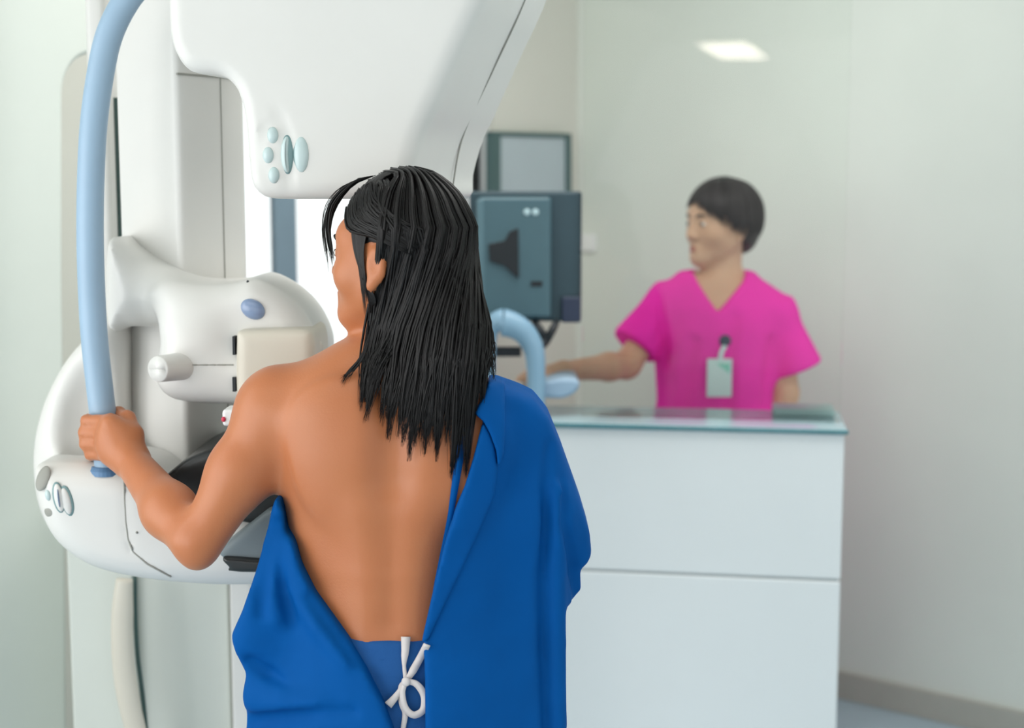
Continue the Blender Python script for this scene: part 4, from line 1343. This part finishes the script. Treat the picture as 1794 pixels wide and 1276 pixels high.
sh_ = SDF().prism(smooth_poly([at(x, y, SY + 0.1)[[0, 2]] for x, y in ((925, 668), (960, 660), (990, 656), (1012, 661), (1008, 678), (985, 690), (955, 690), (925, 690))], 3), SY + 0.02, SY + 0.22, 0.006, 0.01)
sdf_obj('shelf', sh_, at(910, 700, SY) + np.array([0, -0.02, -0.02]), at(1045, 640, SY + 0.2) + np.array([0, 0.06, 0.02]), 0.005, M['blue_bar'], stn, 1)
# white paper cup inside the arch
pc_ = at(896, 742, SY + 0.09)
hcp = at(896, 672, SY + 0.09)[2] - cz
tag(obj('paper_cup', tube([(pc_[0], SY + 0.09, cz + 0.0005), (pc_[0], SY + 0.09, cz + hcp * 0.5), (pc_[0], SY + 0.09, cz + hcp)], [0.022, 0.026, 0.030], 24), M['white'], smooth=False),
    'white cup on the worktop seen through the blue stand', 'cup')

# framed pale panel on the window wall side of the monitor
FY = CR + DB * 0.02 + NW * 0.035
LBY = 4.35
a = at(863, 340, LBY); b = at(1001, 231, LBY)
lb = thing('viewing_box', 'pale grey panel in a dark frame hanging above the monitor', 'light box', (0, 0, 0))
def onw(px, py, off=0.0):
    return hit(px, py, CR + NW * (0.045 + off), NW)
pts = [onw(x, y, -0.022) for x, y in ((864, 232), (1000, 236), (1000, 345), (864, 345))]
obj('panel', prism(pts, -NW * 0.020), M['screen'], lb)
bm = bmesh.new()
def fbar(q):
    add_prism(bm, [onw(x, y, -0.015) for x, y in q], -NW * 0.028)
fbar([(862, 231), (878, 232), (878, 352), (862, 352)])
fbar([(862, 230), (1002, 234), (1002, 242), (862, 238)])
fbar([(993, 236), (1002, 236), (1002, 352), (993, 352)])
fbar([(862, 345), (1002, 345), (1002, 352), (862, 352)])
obj('panel_frame', bm, M['frame'], lb, bevel=0.003)
# small switch plate
p = hit(1033, 425, CR, NR)
sw = obj('wall_switch', box(p - DR * 0.03 - np.array([0, 0, 0.03]) + NR * 0.001, DR * 0.06, NR * 0.012, (0, 0, 0.06)), M['white'], bevel=0.004)
tag(sw, 'small white switch plate on the wall beside the monitor', 'switch')

# ------------------------------------------------------------------ ceiling lamps (their mirror images show in the glass)
def mirror_hit(px, py, zc):
    P = hit(px, py, gl, cback)
    d = ray(px, py)
    n = cback
    r = d - 2 * np.dot(d, n) * n
    return P + r * ((zc - P[2]) / r[2])
def ceiling_lamp(px, py, w, l, lab):
    P = mirror_hit(px, py, HT - 0.04)
    r = thing('ceiling_light', lab, 'lamp', (P[0], P[1], HT - 0.04))
    obj('lamp_housing', aabox(P[0] - w / 2 - 0.03, P[0] + w / 2 + 0.03, P[1] - l / 2 - 0.03, P[1] + l / 2 + 0.03, HT - 0.03, HT), M['white'], r, bevel=0.004)
    obj('diffuser', aabox(P[0] - w / 2, P[0] + w / 2, P[1] - l / 2, P[1] + l / 2, HT - 0.045, HT - 0.029), M['lamp'], r, bevel=0.004)
    return P
print('LAMP', ceiling_lamp(1285, 90, 0.42, 1.3, 'long lit ceiling lamp mirrored in the glass screen'))

# ------------------------------------------------------------------ light
w = bpy.data.worlds.new('sky')
S.world = w
w.use_nodes = True
bg = w.node_tree.nodes['Background']
bg.inputs['Color'].default_value = (0.985, 1.0, 0.995, 1)
bg.inputs['Strength'].default_value = 1.45
def area(name, loc, target, sx, sy, e, col=(1, 1, 1)):
    l = bpy.data.lights.new(name, 'AREA')
    l.shape = 'RECTANGLE'
    l.size, l.size_y, l.energy, l.color = sx, sy, e, col
    o = bpy.data.objects.new(name, l)
    C.objects.link(o)
    o.location = loc
    o.rotation_euler = (Vector(target) - Vector(loc)).to_track_quat('-Z', 'Y').to_euler()
    return o
area('ceiling_fill_area', (-0.6, 0.6, HT - 0.05), (-0.6, 0.6, 0), 1.6, 1.2, 9, (1, 0.98, 0.95))  # added fill lamp under the ceiling, no fixture modelled
area('ceiling_fill_area', (0.85, 2.6, HT - 0.05), (0.85, 2.6, 0), 1.0, 0.8, 22, (1, 0.98, 0.95))  # added fill to brighten the counter side and right wall
area('ceiling_fill_area', (0.0, 3.0, HT - 0.05), (0.0, 3.0, 0), 0.9, 0.9, 20, (1, 0.98, 0.95))  # added fill for the nurse's left front
area('assumed_key_area', (-2.7, -0.1, 1.35), (-0.3, 2.2, 1.15), 2.2, 2.2, 46, (1, 1, 1))  # assumed key light from the left, added lamp with no window modelled

w2 = thing('fill_lamp_frame', 'added unseen frame around the side fill lamp at the left wall', 'window', CR + DB * 3.7 + NW * 0.01)
w2['kind'] = 'structure'  # unseen frame added to dress the fill lamp below
bm = bmesh.new()
for a, b, c, d in ((3.18, 0.7, 0.05, 1.75), (4.15, 0.7, 0.05, 1.75), (3.18, 0.65, 1.02, 0.05), (3.18, 2.45, 1.02, 0.05)):
    add_box(bm, CR + DB * a + np.array([0, 0, b]) + NW * 0.302, DB * c, NW * 0.03, (0, 0, d))
obj('window_frame', bm, M['mull'], w2)  # frame bars only, the wall has no opening here
p2 = CR + DB * 3.69 + NW * 0.34 + np.array([0, 0, 1.575])
area('side_fill_area', p2, p2 + NW + DB * -0.35 + np.array([0, 0, -0.1]), 0.95, 1.7, 13, (1, 1, 1))  # added fill lamp brightening left-facing sides, no real window behind it
S.view_settings.view_transform = 'Standard'
S.view_settings.look = 'None'
S.view_settings.gamma = 1
S.view_settings.use_curve_mapping = False
S.view_settings.exposure = -0.12
S.cycles.use_denoising = True
S.cycles.max_bounces = 8
S.cycles.transparent_max_bounces = 16
S.cycles.caustics_reflective = False
S.cycles.caustics_refractive = False
